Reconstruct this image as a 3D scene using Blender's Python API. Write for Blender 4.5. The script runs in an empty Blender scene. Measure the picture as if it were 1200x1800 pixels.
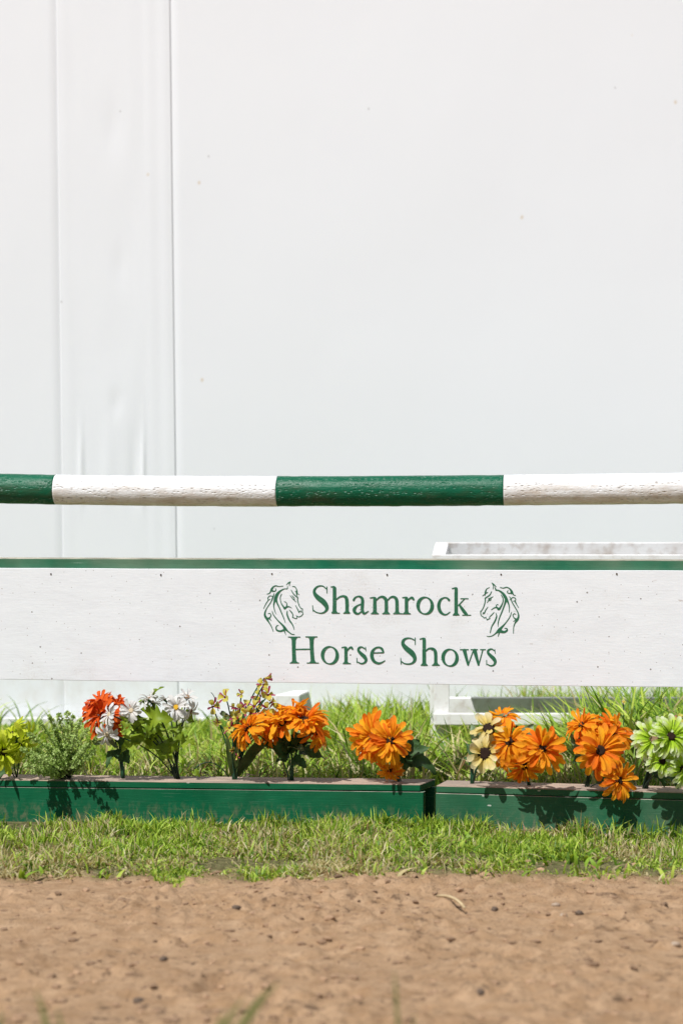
import bpy, bmesh, math, random
import numpy as np
from mathutils import Vector, Matrix, Quaternion

SC = bpy.context.scene
COL = SC.collection
random.seed(7)
RNG = np.random.default_rng(7)

# ------------------------------------------------------------------ camera, sky, sun, exposure
FPX = 3500.0                       # focal length measured in photograph pixels (1200 x 1800)
cam_data = bpy.data.cameras.new('camera')
cam_data.sensor_fit = 'VERTICAL'
cam_data.sensor_height = 24.0
cam_data.lens = 24.0 * FPX / 1800.0
cam_data.clip_start = 0.1
cam_data.clip_end = 400.0
cam_data.dof.use_dof = True
cam_data.dof.focus_distance = 6.40
cam_data.dof.aperture_fstop = 1.8
cam_data.dof.aperture_blades = 9
camera = bpy.data.objects.new('camera', cam_data)
camera.location = (0, 0, 1.0)
camera.rotation_euler = (math.radians(90), 0, 0)
COL.objects.link(camera)
SC.camera = camera

SUN_TRAVEL = Vector((0.38, 0.54, -1.0)).normalized()
world = bpy.data.worlds.new('World')
SC.world = world
world.use_nodes = True
wn = world.node_tree
wn.nodes.clear()
sky = wn.nodes.new('ShaderNodeTexSky')
sky.sky_type = 'NISHITA'
sky.sun_disc = False
sky.sun_elevation = math.asin(-SUN_TRAVEL.z)
sky.sun_rotation = math.atan2(-SUN_TRAVEL.x, -SUN_TRAVEL.y)
sky.air_density = 1.0
sky.dust_density = 1.5
sky.ozone_density = 1.0
bg = wn.nodes.new('ShaderNodeBackground')
bg.inputs['Strength'].default_value = 0.05
wo = wn.nodes.new('ShaderNodeOutputWorld')
wn.links.new(sky.outputs[0], bg.inputs[0])
wn.links.new(bg.outputs[0], wo.inputs[0])

sun_data = bpy.data.lights.new('sun', 'SUN')
sun_data.energy = 5.0
sun_data.angle = math.radians(0.53)
sun_data.color = (1.0, 0.98, 0.955)
sun = bpy.data.objects.new('sun', sun_data)
sun.rotation_euler = SUN_TRAVEL.to_track_quat('-Z', 'Y').to_euler()
sun.location = (-4, -3, 9)
COL.objects.link(sun)

SC.view_settings.view_transform = 'Standard'
SC.view_settings.look = 'None'
SC.view_settings.exposure = 0.08
SC.view_settings.gamma = 1.0
SC.view_settings.use_curve_mapping = False
SC.cycles.max_bounces = 8
SC.cycles.transparent_max_bounces = 8

# ------------------------------------------------------------------ placement helpers
def P(px, py, Y):
    """point seen at photograph pixel (px, py), Y metres in front of the camera"""
    return Vector(((px - 600.0) / FPX * Y, Y, 1.0 + (900.0 - py) / FPX * Y))

class Frame:
    """an upright working plane: origin on the ground, turned clockwise by theta"""
    def __init__(s, ox, oy, tan):
        s.th = math.atan(tan); s.O = Vector((ox, oy, 0))
        s.u = Vector((math.cos(s.th), -math.sin(s.th), 0))
        s.v = Vector((math.sin(s.th), math.cos(s.th), 0))
    def hit(s, px, py, d):
        r = Vector(((px - 600) / FPX, 1, (900 - py) / FPX))
        t = (d + s.O.dot(s.v)) / (r.x * s.v.x + r.y * s.v.y)
        p = r * t
        q = p - s.O
        return Vector((q.dot(s.u), d, 1 + p.z))          # local u, v, z
    def depth(s, px, d):
        r = Vector(((px - 600) / FPX, 1, 0))
        return (d + s.O.dot(s.v)) / (r.x * s.v.x + r.y * s.v.y)
    def place(s, o):
        o.location = s.O; o.rotation_euler = (0, 0, -s.th)

# ------------------------------------------------------------------ object helpers
def link(o, parent=None):
    COL.objects.link(o)
    if parent is not None: o.parent = parent
    return o

def tag(o, label=None, cat=None, group=None, kind=None):
    if label: o['label'] = label
    if cat: o['category'] = cat
    if group: o['group'] = group
    if kind: o['kind'] = kind
    return o

def empty(name, loc=(0, 0, 0), label=None, cat=None, group=None):
    o = bpy.data.objects.new(name, None)
    o.empty_display_size = 0.05
    o.location = loc
    link(o)
    return tag(o, label, cat, group)

def mesh_obj(name, verts, faces, mats, parent=None, smooth=False, midx=None):
    me = bpy.data.meshes.new(name)
    me.from_pydata([tuple(v) for v in verts], [], faces)
    for m in (mats if isinstance(mats, (list, tuple)) else [mats]): me.materials.append(m)
    if midx is not None: me.polygons.foreach_set('material_index', midx)
    if smooth: me.polygons.foreach_set('use_smooth', [True] * len(me.polygons))
    me.update()
    return link(bpy.data.objects.new(name, me), parent)

def bm_obj(name, bm, mats, parent=None, smooth=False):
    me = bpy.data.meshes.new(name)
    bm.normal_update()
    bm.to_mesh(me); bm.free()
    for m in (mats if isinstance(mats, (list, tuple)) else [mats]): me.materials.append(m)
    if smooth: me.polygons.foreach_set('use_smooth', [True] * len(me.polygons))
    return link(bpy.data.objects.new(name, me), parent)

def slab(name, c8, mats, parent=None, bevel=0.002, seg=2, cuts=0, wob=0.0, top_mat=None, edge_mat=None):
    """a board from 8 corners (bottom 4 then top 4, each going round), with eased edges"""
    bm = bmesh.new()
    vs = [bm.verts.new(c) for c in c8]
    for f in ((3, 2, 1, 0), (4, 5, 6, 7), (0, 1, 5, 4), (1, 2, 6, 5), (2, 3, 7, 6), (3, 0, 4, 7)):
        bm.faces.new([vs[i] for i in f])
    bmesh.ops.recalc_face_normals(bm, faces=bm.faces)
    old = set(bm.faces)
    if bevel > 0:
        r = bmesh.ops.bevel(bm, geom=list(bm.edges), offset=bevel, segments=seg, profile=0.5, affect='EDGES')
        if edge_mat is not None:
            for f in r['faces']:
                f.normal_update()
                if f.normal.z > 0.25: f.material_index = edge_mat
    if top_mat is not None:
        for f in bm.faces:
            f.normal_update()
            if f.normal.z > 0.9: f.material_index = top_mat
    if cuts:
        es = sorted(bm.edges, key=lambda e: -e.calc_length())
        L = es[0].calc_length()
        bmesh.ops.subdivide_edges(bm, edges=[e for e in bm.edges if e.calc_length() > 0.6 * L], cuts=cuts, use_grid_fill=True)
        if wob:
            for v in bm.verts:
                n = math.sin(v.co.x * 5.1 + 1.3) + 0.6 * math.sin(v.co.x * 13.7 + v.co.z * 9) + 0.4 * math.sin(v.co.x * 31 + v.co.z * 17)
                v.co.z += wob * n; v.co.y += wob * 0.7 * math.sin(v.co.x * 7.7 + 0.5)
    return bm_obj(name, bm, mats, parent)

def box8(x0, x1, y0, y1, z0, z1):
    return [(x0, y0, z0), (x1, y0, z0), (x1, y1, z0), (x0, y1, z0), (x0, y0, z1), (x1, y0, z1), (x1, y1, z1), (x0, y1, z1)]

def tube_data(pts, rad, sides=6):
    """verts and faces of a tube along pts (radius number or list)"""
    pts = [Vector(p) for p in pts]
    n = len(pts)
    rs = rad if isinstance(rad, (list, tuple)) else [rad] * n
    V, Fc = [], []
    up = Vector((0.13, 0.97, 0.21))
    for i, p in enumerate(pts):
        t = (pts[min(i + 1, n - 1)] - pts[max(i - 1, 0)]).normalized()
        a = t.cross(up)
        if a.length < 1e-4: a = t.cross(Vector((1, 0, 0)))
        a.normalize(); b = t.cross(a)
        for k in range(sides):
            an = 2 * math.pi * k / sides
            V.append(p + (a * math.cos(an) + b * math.sin(an)) * rs[i])
    for i in range(n - 1):
        for k in range(sides):
            k2 = (k + 1) % sides
            Fc.append((i * sides + k, i * sides + k2, (i + 1) * sides + k2, (i + 1) * sides + k))
    Fc.append(tuple(range(sides))[::-1]); Fc.append(tuple((n - 1) * sides + k for k in range(sides)))
    return V, Fc

def bez(a, b, c, n=8):
    a, b, c = Vector(a), Vector(b), Vector(c)
    return [a * (1 - t) ** 2 + b * 2 * t * (1 - t) + c * t * t for t in [i / (n - 1) for i in range(n)]]

# numpy value noise
def vnoise(x, y, seed=0):
    xi = np.floor(x).astype(np.int64); yi = np.floor(y).astype(np.int64)
    fx = x - xi; fy = y - yi
    fx = fx * fx * fx * (fx * (fx * 6 - 15) + 10); fy = fy * fy * fy * (fy * (fy * 6 - 15) + 10)
    def h(a, b):
        n = (a * 374761393 + b * 668265263 + seed * 1442695041) & 0xFFFFFFFF
        n = ((n ^ (n >> 13)) * 1274126177) & 0xFFFFFFFF
        n = n ^ (n >> 16)
        return (n & 0xFFFFFF) / float(0xFFFFFF)
    a = h(xi, yi); b = h(xi + 1, yi); c = h(xi, yi + 1); d = h(xi + 1, yi + 1)
    return (a * (1 - fx) + b * fx) * (1 - fy) + (c * (1 - fx) + d * fx) * fy - 0.5

def fbm(x, y, seed=0, oct=4, gain=0.5):
    r = 0; a = 1.0
    for i in range(oct):
        r = r + a * vnoise(x * 2 ** i + i * 17.3, y * 2 ** i + i * 9.1, seed + i); a *= gain
    return r

# ------------------------------------------------------------------ materials
class N:
    def __init__(s, name, rough=0.6, spec=0.5):
        s.m = bpy.data.materials.new(name); s.m.use_nodes = True
        s.t = s.m.node_tree; s.L = s.t.links
        s.b = s.t.nodes['Principled BSDF']; s.out = s.t.nodes['Material Output']
        s.b.inputs['Roughness'].default_value = rough
        s.b.inputs['Specular IOR Level'].default_value = spec
        s._co = None
    def n(s, ty, **kw):
        nd = s.t.nodes.new('ShaderNode' + ty)
        for k, v in kw.items(): setattr(nd, k, v)
        return nd
    def put(s, sock, v):
        if hasattr(v, 'is_linked') or isinstance(v, bpy.types.NodeSocket): s.L.new(v, sock)
        elif isinstance(v, (tuple, list)) and len(v) == 3 and sock.type == 'RGBA': sock.default_value = (*v, 1)
        else: sock.default_value = v
    def co(s, scale=(1, 1, 1), kind='Object', loc=(0, 0, 0)):
        if s._co is None: s._co = s.n('TexCoord')
        mp = s.n('Mapping'); s.L.new(s._co.outputs[kind], mp.inputs['Vector'])
        mp.inputs['Scale'].default_value = scale; mp.inputs['Location'].default_value = loc
        return mp.outputs[0]
    def noise(s, scale, vec=None, detail=3, rough=0.55, dist=0.0):
        nd = s.n('TexNoise'); s.L.new(vec if vec is not None else s.co(), nd.inputs['Vector'])
        nd.inputs['Scale'].default_value = scale; nd.inputs['Detail'].default_value = detail
        nd.inputs['Roughness'].default_value = rough; nd.inputs['Distortion'].default_value = dist
        return nd.outputs[0]
    def vor(s, scale, vec=None, out='Distance', rnd=1.0):
        nd = s.n('TexVoronoi'); s.L.new(vec if vec is not None else s.co(), nd.inputs['Vector'])
        nd.inputs['Scale'].default_value = scale; nd.inputs['Randomness'].default_value = rnd
        return nd.outputs[out]
    def ramp(s, fac, a, b, ca=(0, 0, 0), cb=(1, 1, 1), mode='LINEAR'):
        nd = s.n('ValToRGB'); nd.color_ramp.interpolation = mode
        e = nd.color_ramp.elements
        e[0].position = a; e[0].color = (*ca, 1); e[1].position = b; e[1].color = (*cb, 1)
        s.L.new(fac, nd.inputs[0]); return nd.outputs[0]
    def ramp_n(s, fac, stops):
        nd = s.n('ValToRGB'); e = nd.color_ramp.elements
        while len(e) < len(stops): e.new(0.5)
        for i, (p, c) in enumerate(stops): e[i].position = p; e[i].color = (*c, 1)
        s.L.new(fac, nd.inputs[0]); return nd.outputs[0]
    def mix(s, fac, a, b, mode='MIX'):
        nd = s.n('Mix', data_type='RGBA', blend_type=mode)
        s.put(nd.inputs[0], fac); s.put(nd.inputs[6], a); s.put(nd.inputs[7], b)
        return nd.outputs[2]
    def math(s, op, a, b=0.0, clamp=False):
        nd = s.n('Math', operation=op, use_clamp=clamp)
        s.put(nd.inputs[0], a); s.put(nd.inputs[1], b)
        return nd.outputs[0]
    def xyz(s, vec):
        nd = s.n('SeparateXYZ'); s.L.new(vec, nd.inputs[0]); return nd.outputs
    def rand(s):
        return s.n('ObjectInfo').outputs['Random']
    def bump(s, h, dist=0.002, strength=1.0, prev=None):
        nd = s.n('Bump'); nd.inputs['Distance'].default_value = dist; nd.inputs['Strength'].default_value = strength
        s.L.new(h, nd.inputs['Height'])
        if prev is not None: s.L.new(prev, nd.inputs['Normal'])
        return nd.outputs[0]
    def done(s, color=None, rough=None, normal=None, transl=0.0, tcol=None):
        if color is not None: s.put(s.b.inputs['Base Color'], color)
        if rough is not None: s.put(s.b.inputs['Roughness'], rough)
        if normal is not None: s.L.new(normal, s.b.inputs['Normal'])
        if transl > 0:
            tr = s.n('BsdfTranslucent'); mx = s.n('MixShader'); mx.inputs[0].default_value = transl
            s.put(tr.inputs[0], tcol if tcol is not None else color)
            s.L.new(s.b.outputs[0], mx.inputs[1]); s.L.new(tr.outputs[0], mx.inputs[2])
            s.L.new(mx.outputs[0], s.out.inputs[0])
        return s.m

def mat_panel_white():
    a = N('white_board_paint', 0.5)
    g = a.noise(22, a.co((0.8, 1, 8)), 5, 0.65, 0.8)
    g2 = a.noise(120, a.co((0.5, 1, 1)), 3)
    lap = a.noise(5, a.co((1, 1, 3)), 4, 0.6, 1.5)
    base = a.mix(a.ramp(lap, 0.35, 0.7), (0.765, 0.80, 0.835), (0.715, 0.745, 0.78))
    # dirty smears, brown, sparse
    sm = a.math('MULTIPLY', a.ramp(a.noise(3.2, a.co(loc=(1.7, 0, .4)), 5, 0.6), 0.58, 0.78), a.ramp(a.noise(160, a.co(), 2), 0.35, 0.75))
    base = a.mix(a.math('MULTIPLY', sm, 0.75), base, (0.50, 0.45, 0.40))
    # specks
    def specks(sc, thr, keep):
        nd = a.n('TexVoronoi'); a.L.new(a.co((1, 0.2, 1)), nd.inputs['Vector']); nd.inputs['Scale'].default_value = sc
        dots = a.math('LESS_THAN', nd.outputs['Distance'], thr)
        k = a.math('GREATER_THAN', a.xyz(nd.outputs['Color'])[0], keep)
        return a.math('MULTIPLY', dots, k)
    base = a.mix(a.math('MULTIPLY', specks(30, 0.085, 0.70), 0.85), base, (0.15, 0.13, 0.115))
    base = a.mix(a.math('MULTIPLY', specks(80, 0.13, 0.80), 0.7), base, (0.30, 0.27, 0.25))
    scuff = a.math('MULTIPLY', a.ramp(a.noise(45, a.co((0.5, 1, 1.6)), 3, 0.6), 0.66, 0.73), a.ramp(a.noise(2.6, a.co(loc=(4, 0, 2)), 3), 0.48, 0.62))
    base = a.mix(a.math('MULTIPLY', scuff, 0.6), base, (0.42, 0.36, 0.31))
    nb = a.bump(g, 0.0012, 0.35); nb = a.bump(g2, 0.0007, 0.45, nb)
    return a.done(base, a.ramp(lap, 0.3, 0.8, (0.42,) * 3, (0.62,) * 3), nb)

def mat_paint_green(name, dust=0.35, col=(0.004, 0.112, 0.052)):
    a = N(name, 0.35, 0.12)
    gr = a.noise(9, a.co((1.2, 4, 22)), 5, 0.65)
    mott = a.noise(6, None, 4, 0.6, 0.6)
    c = a.mix(a.ramp(mott, 0.3, 0.75), col, tuple(v * 1.5 + 0.004 for v in col))
    dm = a.math('MULTIPLY', a.ramp(a.noise(2.3, a.co(loc=(3.1, 0, 1.2)), 4, 0.6), 0.35, 0.7), dust)
    c = a.mix(dm, c, (0.17, 0.22, 0.155))
    # long fine scratches and flaked spots down to primer
    scr = a.math('MULTIPLY', a.ramp(a.noise(30, a.co((0.35, 4, 26)), 3, 0.7), 0.63, 0.74), a.ramp(a.noise(5, None, 2), 0.40, 0.60))
    c = a.mix(a.math('MULTIPLY', scr, 0.6), c, (0.42, 0.52, 0.45))
    nd = a.n('TexVoronoi'); a.L.new(a.co((0.55, 1, 1.4)), nd.inputs['Vector']); nd.inputs['Scale'].default_value = 26
    fl = a.math('MULTIPLY', a.math('LESS_THAN', a.math('ADD', nd.outputs['Distance'], a.math('MULTIPLY', a.noise(150), 0.16)), 0.16), a.math('GREATER_THAN', a.xyz(nd.outputs['Color'])[1], 0.86))
    c = a.mix(a.math('MULTIPLY', fl, 0.8), c, (0.58, 0.58, 0.54))
    mud = a.math('MULTIPLY', a.ramp(a.xyz(a.co())[2], 0.02, 0.075, (1, 1, 1), (0, 0, 0)), a.ramp(a.noise(60, a.co((1, 1, 0.5)), 4, 0.7), 0.48, 0.66))
    c = a.mix(a.math('MULTIPLY', mud, 0.5), c, (0.26, 0.20, 0.13))
    r = a.ramp(mott, 0.3, 0.8, (0.34,) * 3, (0.55,) * 3)
    nb = a.bump(gr, 0.002, 0.5); nb = a.bump(a.noise(220), 0.0006, 0.4, nb)
    return a.done(c, r, nb)

def mat_weathered_wood(name, c1=(0.42, 0.33, 0.26), c2=(0.26, 0.22, 0.19)):
    a = N(name, 0.8, 0.2)
    g = a.noise(16, a.co((0.8, 16, 10)), 5, 0.65, 0.4)
    p = a.noise(4, a.co((1, 3, 1)), 3)
    c = a.mix(a.ramp(p, 0.4, 0.62), c1, c2)
    c = a.mix(a.ramp(g, 0.4, 0.62), c, tuple(v * 0.6 for v in c2))
    return a.done(c, 0.85, a.bump(g, 0.002, 0.7))

def mat_pole(name, col, col2, wear, dirt):
    a = N(name, 0.4, 0.25)
    v = a.co()
    rows = a.vor(150, a.co((0.42, 1.0, 1.0)))
    pits = a.math('MULTIPLY', a.ramp(rows, 0.08, 0.42, (1, 1, 1), (0, 0, 0)), a.ramp(a.noise(20, a.co((0.22, 3.6, 3.6)), 2), 0.44, 0.58))
    grain = a.noise(26, a.co((0.25, 3, 3)), 5, 0.65)
    m = a.noise(9, a.co((0.6, 1.6, 1.6)), 5, 0.65)
    c = a.mix(a.ramp(m, 0.35, 0.72), col, col2)
    c = a.mix(a.math('MULTIPLY', a.math('MULTIPLY', pits, a.ramp(a.noise(40), 0.4, 0.65)), wear[1]), c, wear[0])
    # grime that has settled on the underside half (its own outline, runs with the grain)
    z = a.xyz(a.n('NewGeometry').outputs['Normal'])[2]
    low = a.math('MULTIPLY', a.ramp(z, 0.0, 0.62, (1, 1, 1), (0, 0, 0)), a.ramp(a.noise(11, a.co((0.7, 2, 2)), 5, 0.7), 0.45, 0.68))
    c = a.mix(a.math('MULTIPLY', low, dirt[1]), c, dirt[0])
    nb = a.bump(grain, 0.003, 0.6); nb = a.bump(pits, -0.0026, 0.9, nb); nb = a.bump(a.noise(140, a.co((0.7, 1, 1)), 4, 0.7), 0.0017, 0.8, nb)
    return a.done(c, a.ramp(m, 0.3, 0.8, (0.3,) * 3, (0.5,) * 3), nb)

def mat_vinyl():
    a = N('white_vinyl', 0.5, 0.4)
    v = a.co()
    c = a.mix(a.ramp(a.noise(0.9, None, 3), 0.3, 0.75), (0.80, 0.828, 0.866), (0.787, 0.815, 0.856))
    def specks(sc, thr, keep, loc):
        nd = a.n('TexVoronoi'); a.L.new(a.co((1, 0.1, 0.8), loc=loc), nd.inputs['Vector']); nd.inputs['Scale'].default_value = sc
        d = a.math('ADD', nd.outputs['Distance'], a.math('MULTIPLY', a.noise(60), 0.02))
        return a.math('MULTIPLY', a.ramp(d, thr * 0.55, thr, (1, 1, 1), (0, 0, 0)), a.math('GREATER_THAN', a.xyz(nd.outputs['Color'])[0], keep))
    c = a.mix(a.math('MULTIPLY', specks(7, 0.055, 0.62, (0, 0, 0)), 0.5), c, (0.36, 0.36, 0.38))
    c = a.mix(a.math('MULTIPLY', specks(4.1, 0.05, 0.78, (5, 2, 3)), 0.55), c, (0.62, 0.50, 0.34))
    # mud splashed up from the ground on the lowest part of the sheet
    z = a.xyz(v)[2]
    sp = a.math('MULTIPLY', a.ramp(z, 0.03, 0.42, (1, 1, 1), (0, 0, 0)), a.ramp(a.noise(13, a.co((1, 1, 0.6)), 5, 0.7), 0.42, 0.72))
    c = a.mix(a.math('MULTIPLY', sp, 0.4), c, (0.55, 0.48, 0.41))
    return a.done(c, 0.5, a.bump(a.noise(2.5, a.co((1, 1, 0.5)), 3), 0.006, 0.3))

def mat_white_wood(name, dirty=0.5):
    a = N(name, 0.65, 0.3)
    g = a.noise(20, a.co((1, 1, 1)), 5, 0.65)
    c = a.mix(a.ramp(g, 0.5, 0.78), (0.77, 0.775, 0.775), (0.52, 0.47, 0.43))
    c = a.mix(a.math('MULTIPLY', a.ramp(a.noise(5, None, 4, 0.6), 0.5, 0.75), dirty), c, (0.45, 0.39, 0.34))
    return a.done(c, 0.65, a.bump(g, 0.002, 0.5))

def mat_dirt():
    a = N('ground_soil', 0.95, 0.1)
    v = a.co()
    big = a.noise(2.2, None, 5, 0.6); fine = a.noise(60, None, 5, 0.7); mid = a.noise(14, None, 5, 0.65)
    c = a.mix(a.ramp(big, 0.3, 0.72), (0.43, 0.272, 0.150), (0.315, 0.192, 0.105))
    c = a.mix(a.ramp(mid, 0.35, 0.68), c, (0.52, 0.35, 0.215))
    c = a.mix(a.math('MULTIPLY', a.ramp(fine, 0.54, 0.72), 0.6), c, (0.17, 0.105, 0.062))
    c = a.mix(a.math('MULTIPLY', a.ramp(a.vor(55), 0.0, 0.16, (1, 1, 1), (0, 0, 0)), 0.35), c, (0.46, 0.35, 0.25))
    clump_shade = a.math('MULTIPLY', a.ramp(a.noise(24, a.co((1, 1, 1)), 4, 0.65), 0.56, 0.66), a.ramp(a.noise(3.1, None, 3), 0.40, 0.58))  # dark blotches painted into the soil as the shade of clumps
    c = a.mix(a.math('MULTIPLY', clump_shade, 0.9), c, (0.15, 0.096, 0.060))
    # thatch and roots where the grass grows
    edge = a.math('ADD', a.xyz(v)[1], a.math('MULTIPLY', a.math('SUBTRACT', a.noise(5, None, 4), 0.5), 0.5))
    th = a.ramp(a.math('SUBTRACT', edge, 5.0), 0.38, 0.58)
    tc = a.mix(a.ramp(a.noise(40, None, 4, 0.7), 0.4, 0.6), (0.09, 0.085, 0.035), (0.20, 0.185, 0.085))
    c = a.mix(th, c, tc)
    return a.done(c, 0.95, a.bump(a.noise(75, None, 5, 0.75), 0.011, 1.0))

def mat_attr(name, rough=0.55, transl=0.35, spec=0.3):
    a = N(name, rough, spec)
    at = a.n('Attribute'); at.attribute_name = 'Col'
    c = at.outputs['Color']
    return a.done(c, rough, None, transl, a.mix(1.0, c, (1.25, 1.2, 0.55), 'MULTIPLY'))

def mat_petal(name, stops, var=0.0, varcol=(1, 1, 1), transl=0.35, rough=0.6, deep=None):
    """fabric petal, dyed along its length (local x 0..1)"""
    a = N(name, rough, 0.25)
    v = a.co(); x = a.xyz(v)[0]
    ve = a.noise(9, a.co((0.6, 7, 0.3)), 3, 0.6)
    c = a.ramp_n(a.math('ADD', x, a.math('MULTIPLY', a.math('SUBTRACT', ve, 0.5), 0.25)), stops)
    if var: c = a.mix(a.math('MULTIPLY', a.rand(), var), c, varcol)
    if deep is not None:          # some petals painted in a shaded tone, with dark crease lines painted in
        c = a.mix(a.ramp(a.math('FRACT', a.math('MULTIPLY', a.rand(), 7.3)), 0.74, 0.88), c, deep)
        c = a.mix(a.math('MULTIPLY', a.ramp(ve, 0.52, 0.66), 0.5), c, deep)
    return a.done(c, rough, a.bump(ve, 0.02, 0.5), transl, c)

def mat_leaf(name, c1, c2, transl=0.3, rough=0.5):
    a = N(name, rough, 0.35)
    v = a.co()
    c = a.mix(a.ramp(a.noise(30, None, 3), 0.35, 0.68), c1, c2)
    c = a.mix(a.math('MULTIPLY', a.rand(), 0.4), c, c2)
    return a.done(c, rough, a.bump(a.noise(60, a.co((1, 1, 1)), 3), 0.002, 0.5), transl, c)

def mat_plain(name, c, rough=0.6, var=None, bump=0.0, scale=60):
    a = N(name, rough, 0.3)
    col = a.mix(a.ramp(a.noise(scale, None, 3), 0.35, 0.68), c, var if var else tuple(v * 0.7 for v in c))
    return a.done(col, rough, a.bump(a.noise(scale * 2, None, 3), 0.002, bump) if bump else None)

def mat_letter():
    a = N('green_sign_paint', 0.55, 0.25)
    c = a.mix(a.ramp(a.noise(90, None, 3), 0.35, 0.68), (0.020, 0.115, 0.058), (0.034, 0.15, 0.08))
    thin = a.math('MULTIPLY', a.ramp(a.noise(70, a.co((0.5, 1, 2.5)), 4, 0.7), 0.60, 0.72), a.ramp(a.noise(9, None, 2), 0.4, 0.6))
    c = a.mix(a.math('MULTIPLY', thin, 0.55), c, (0.45, 0.50, 0.47))
    return a.done(c, 0.55, a.bump(a.noise(160, None, 3), 0.0008, 0.4))

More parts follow.
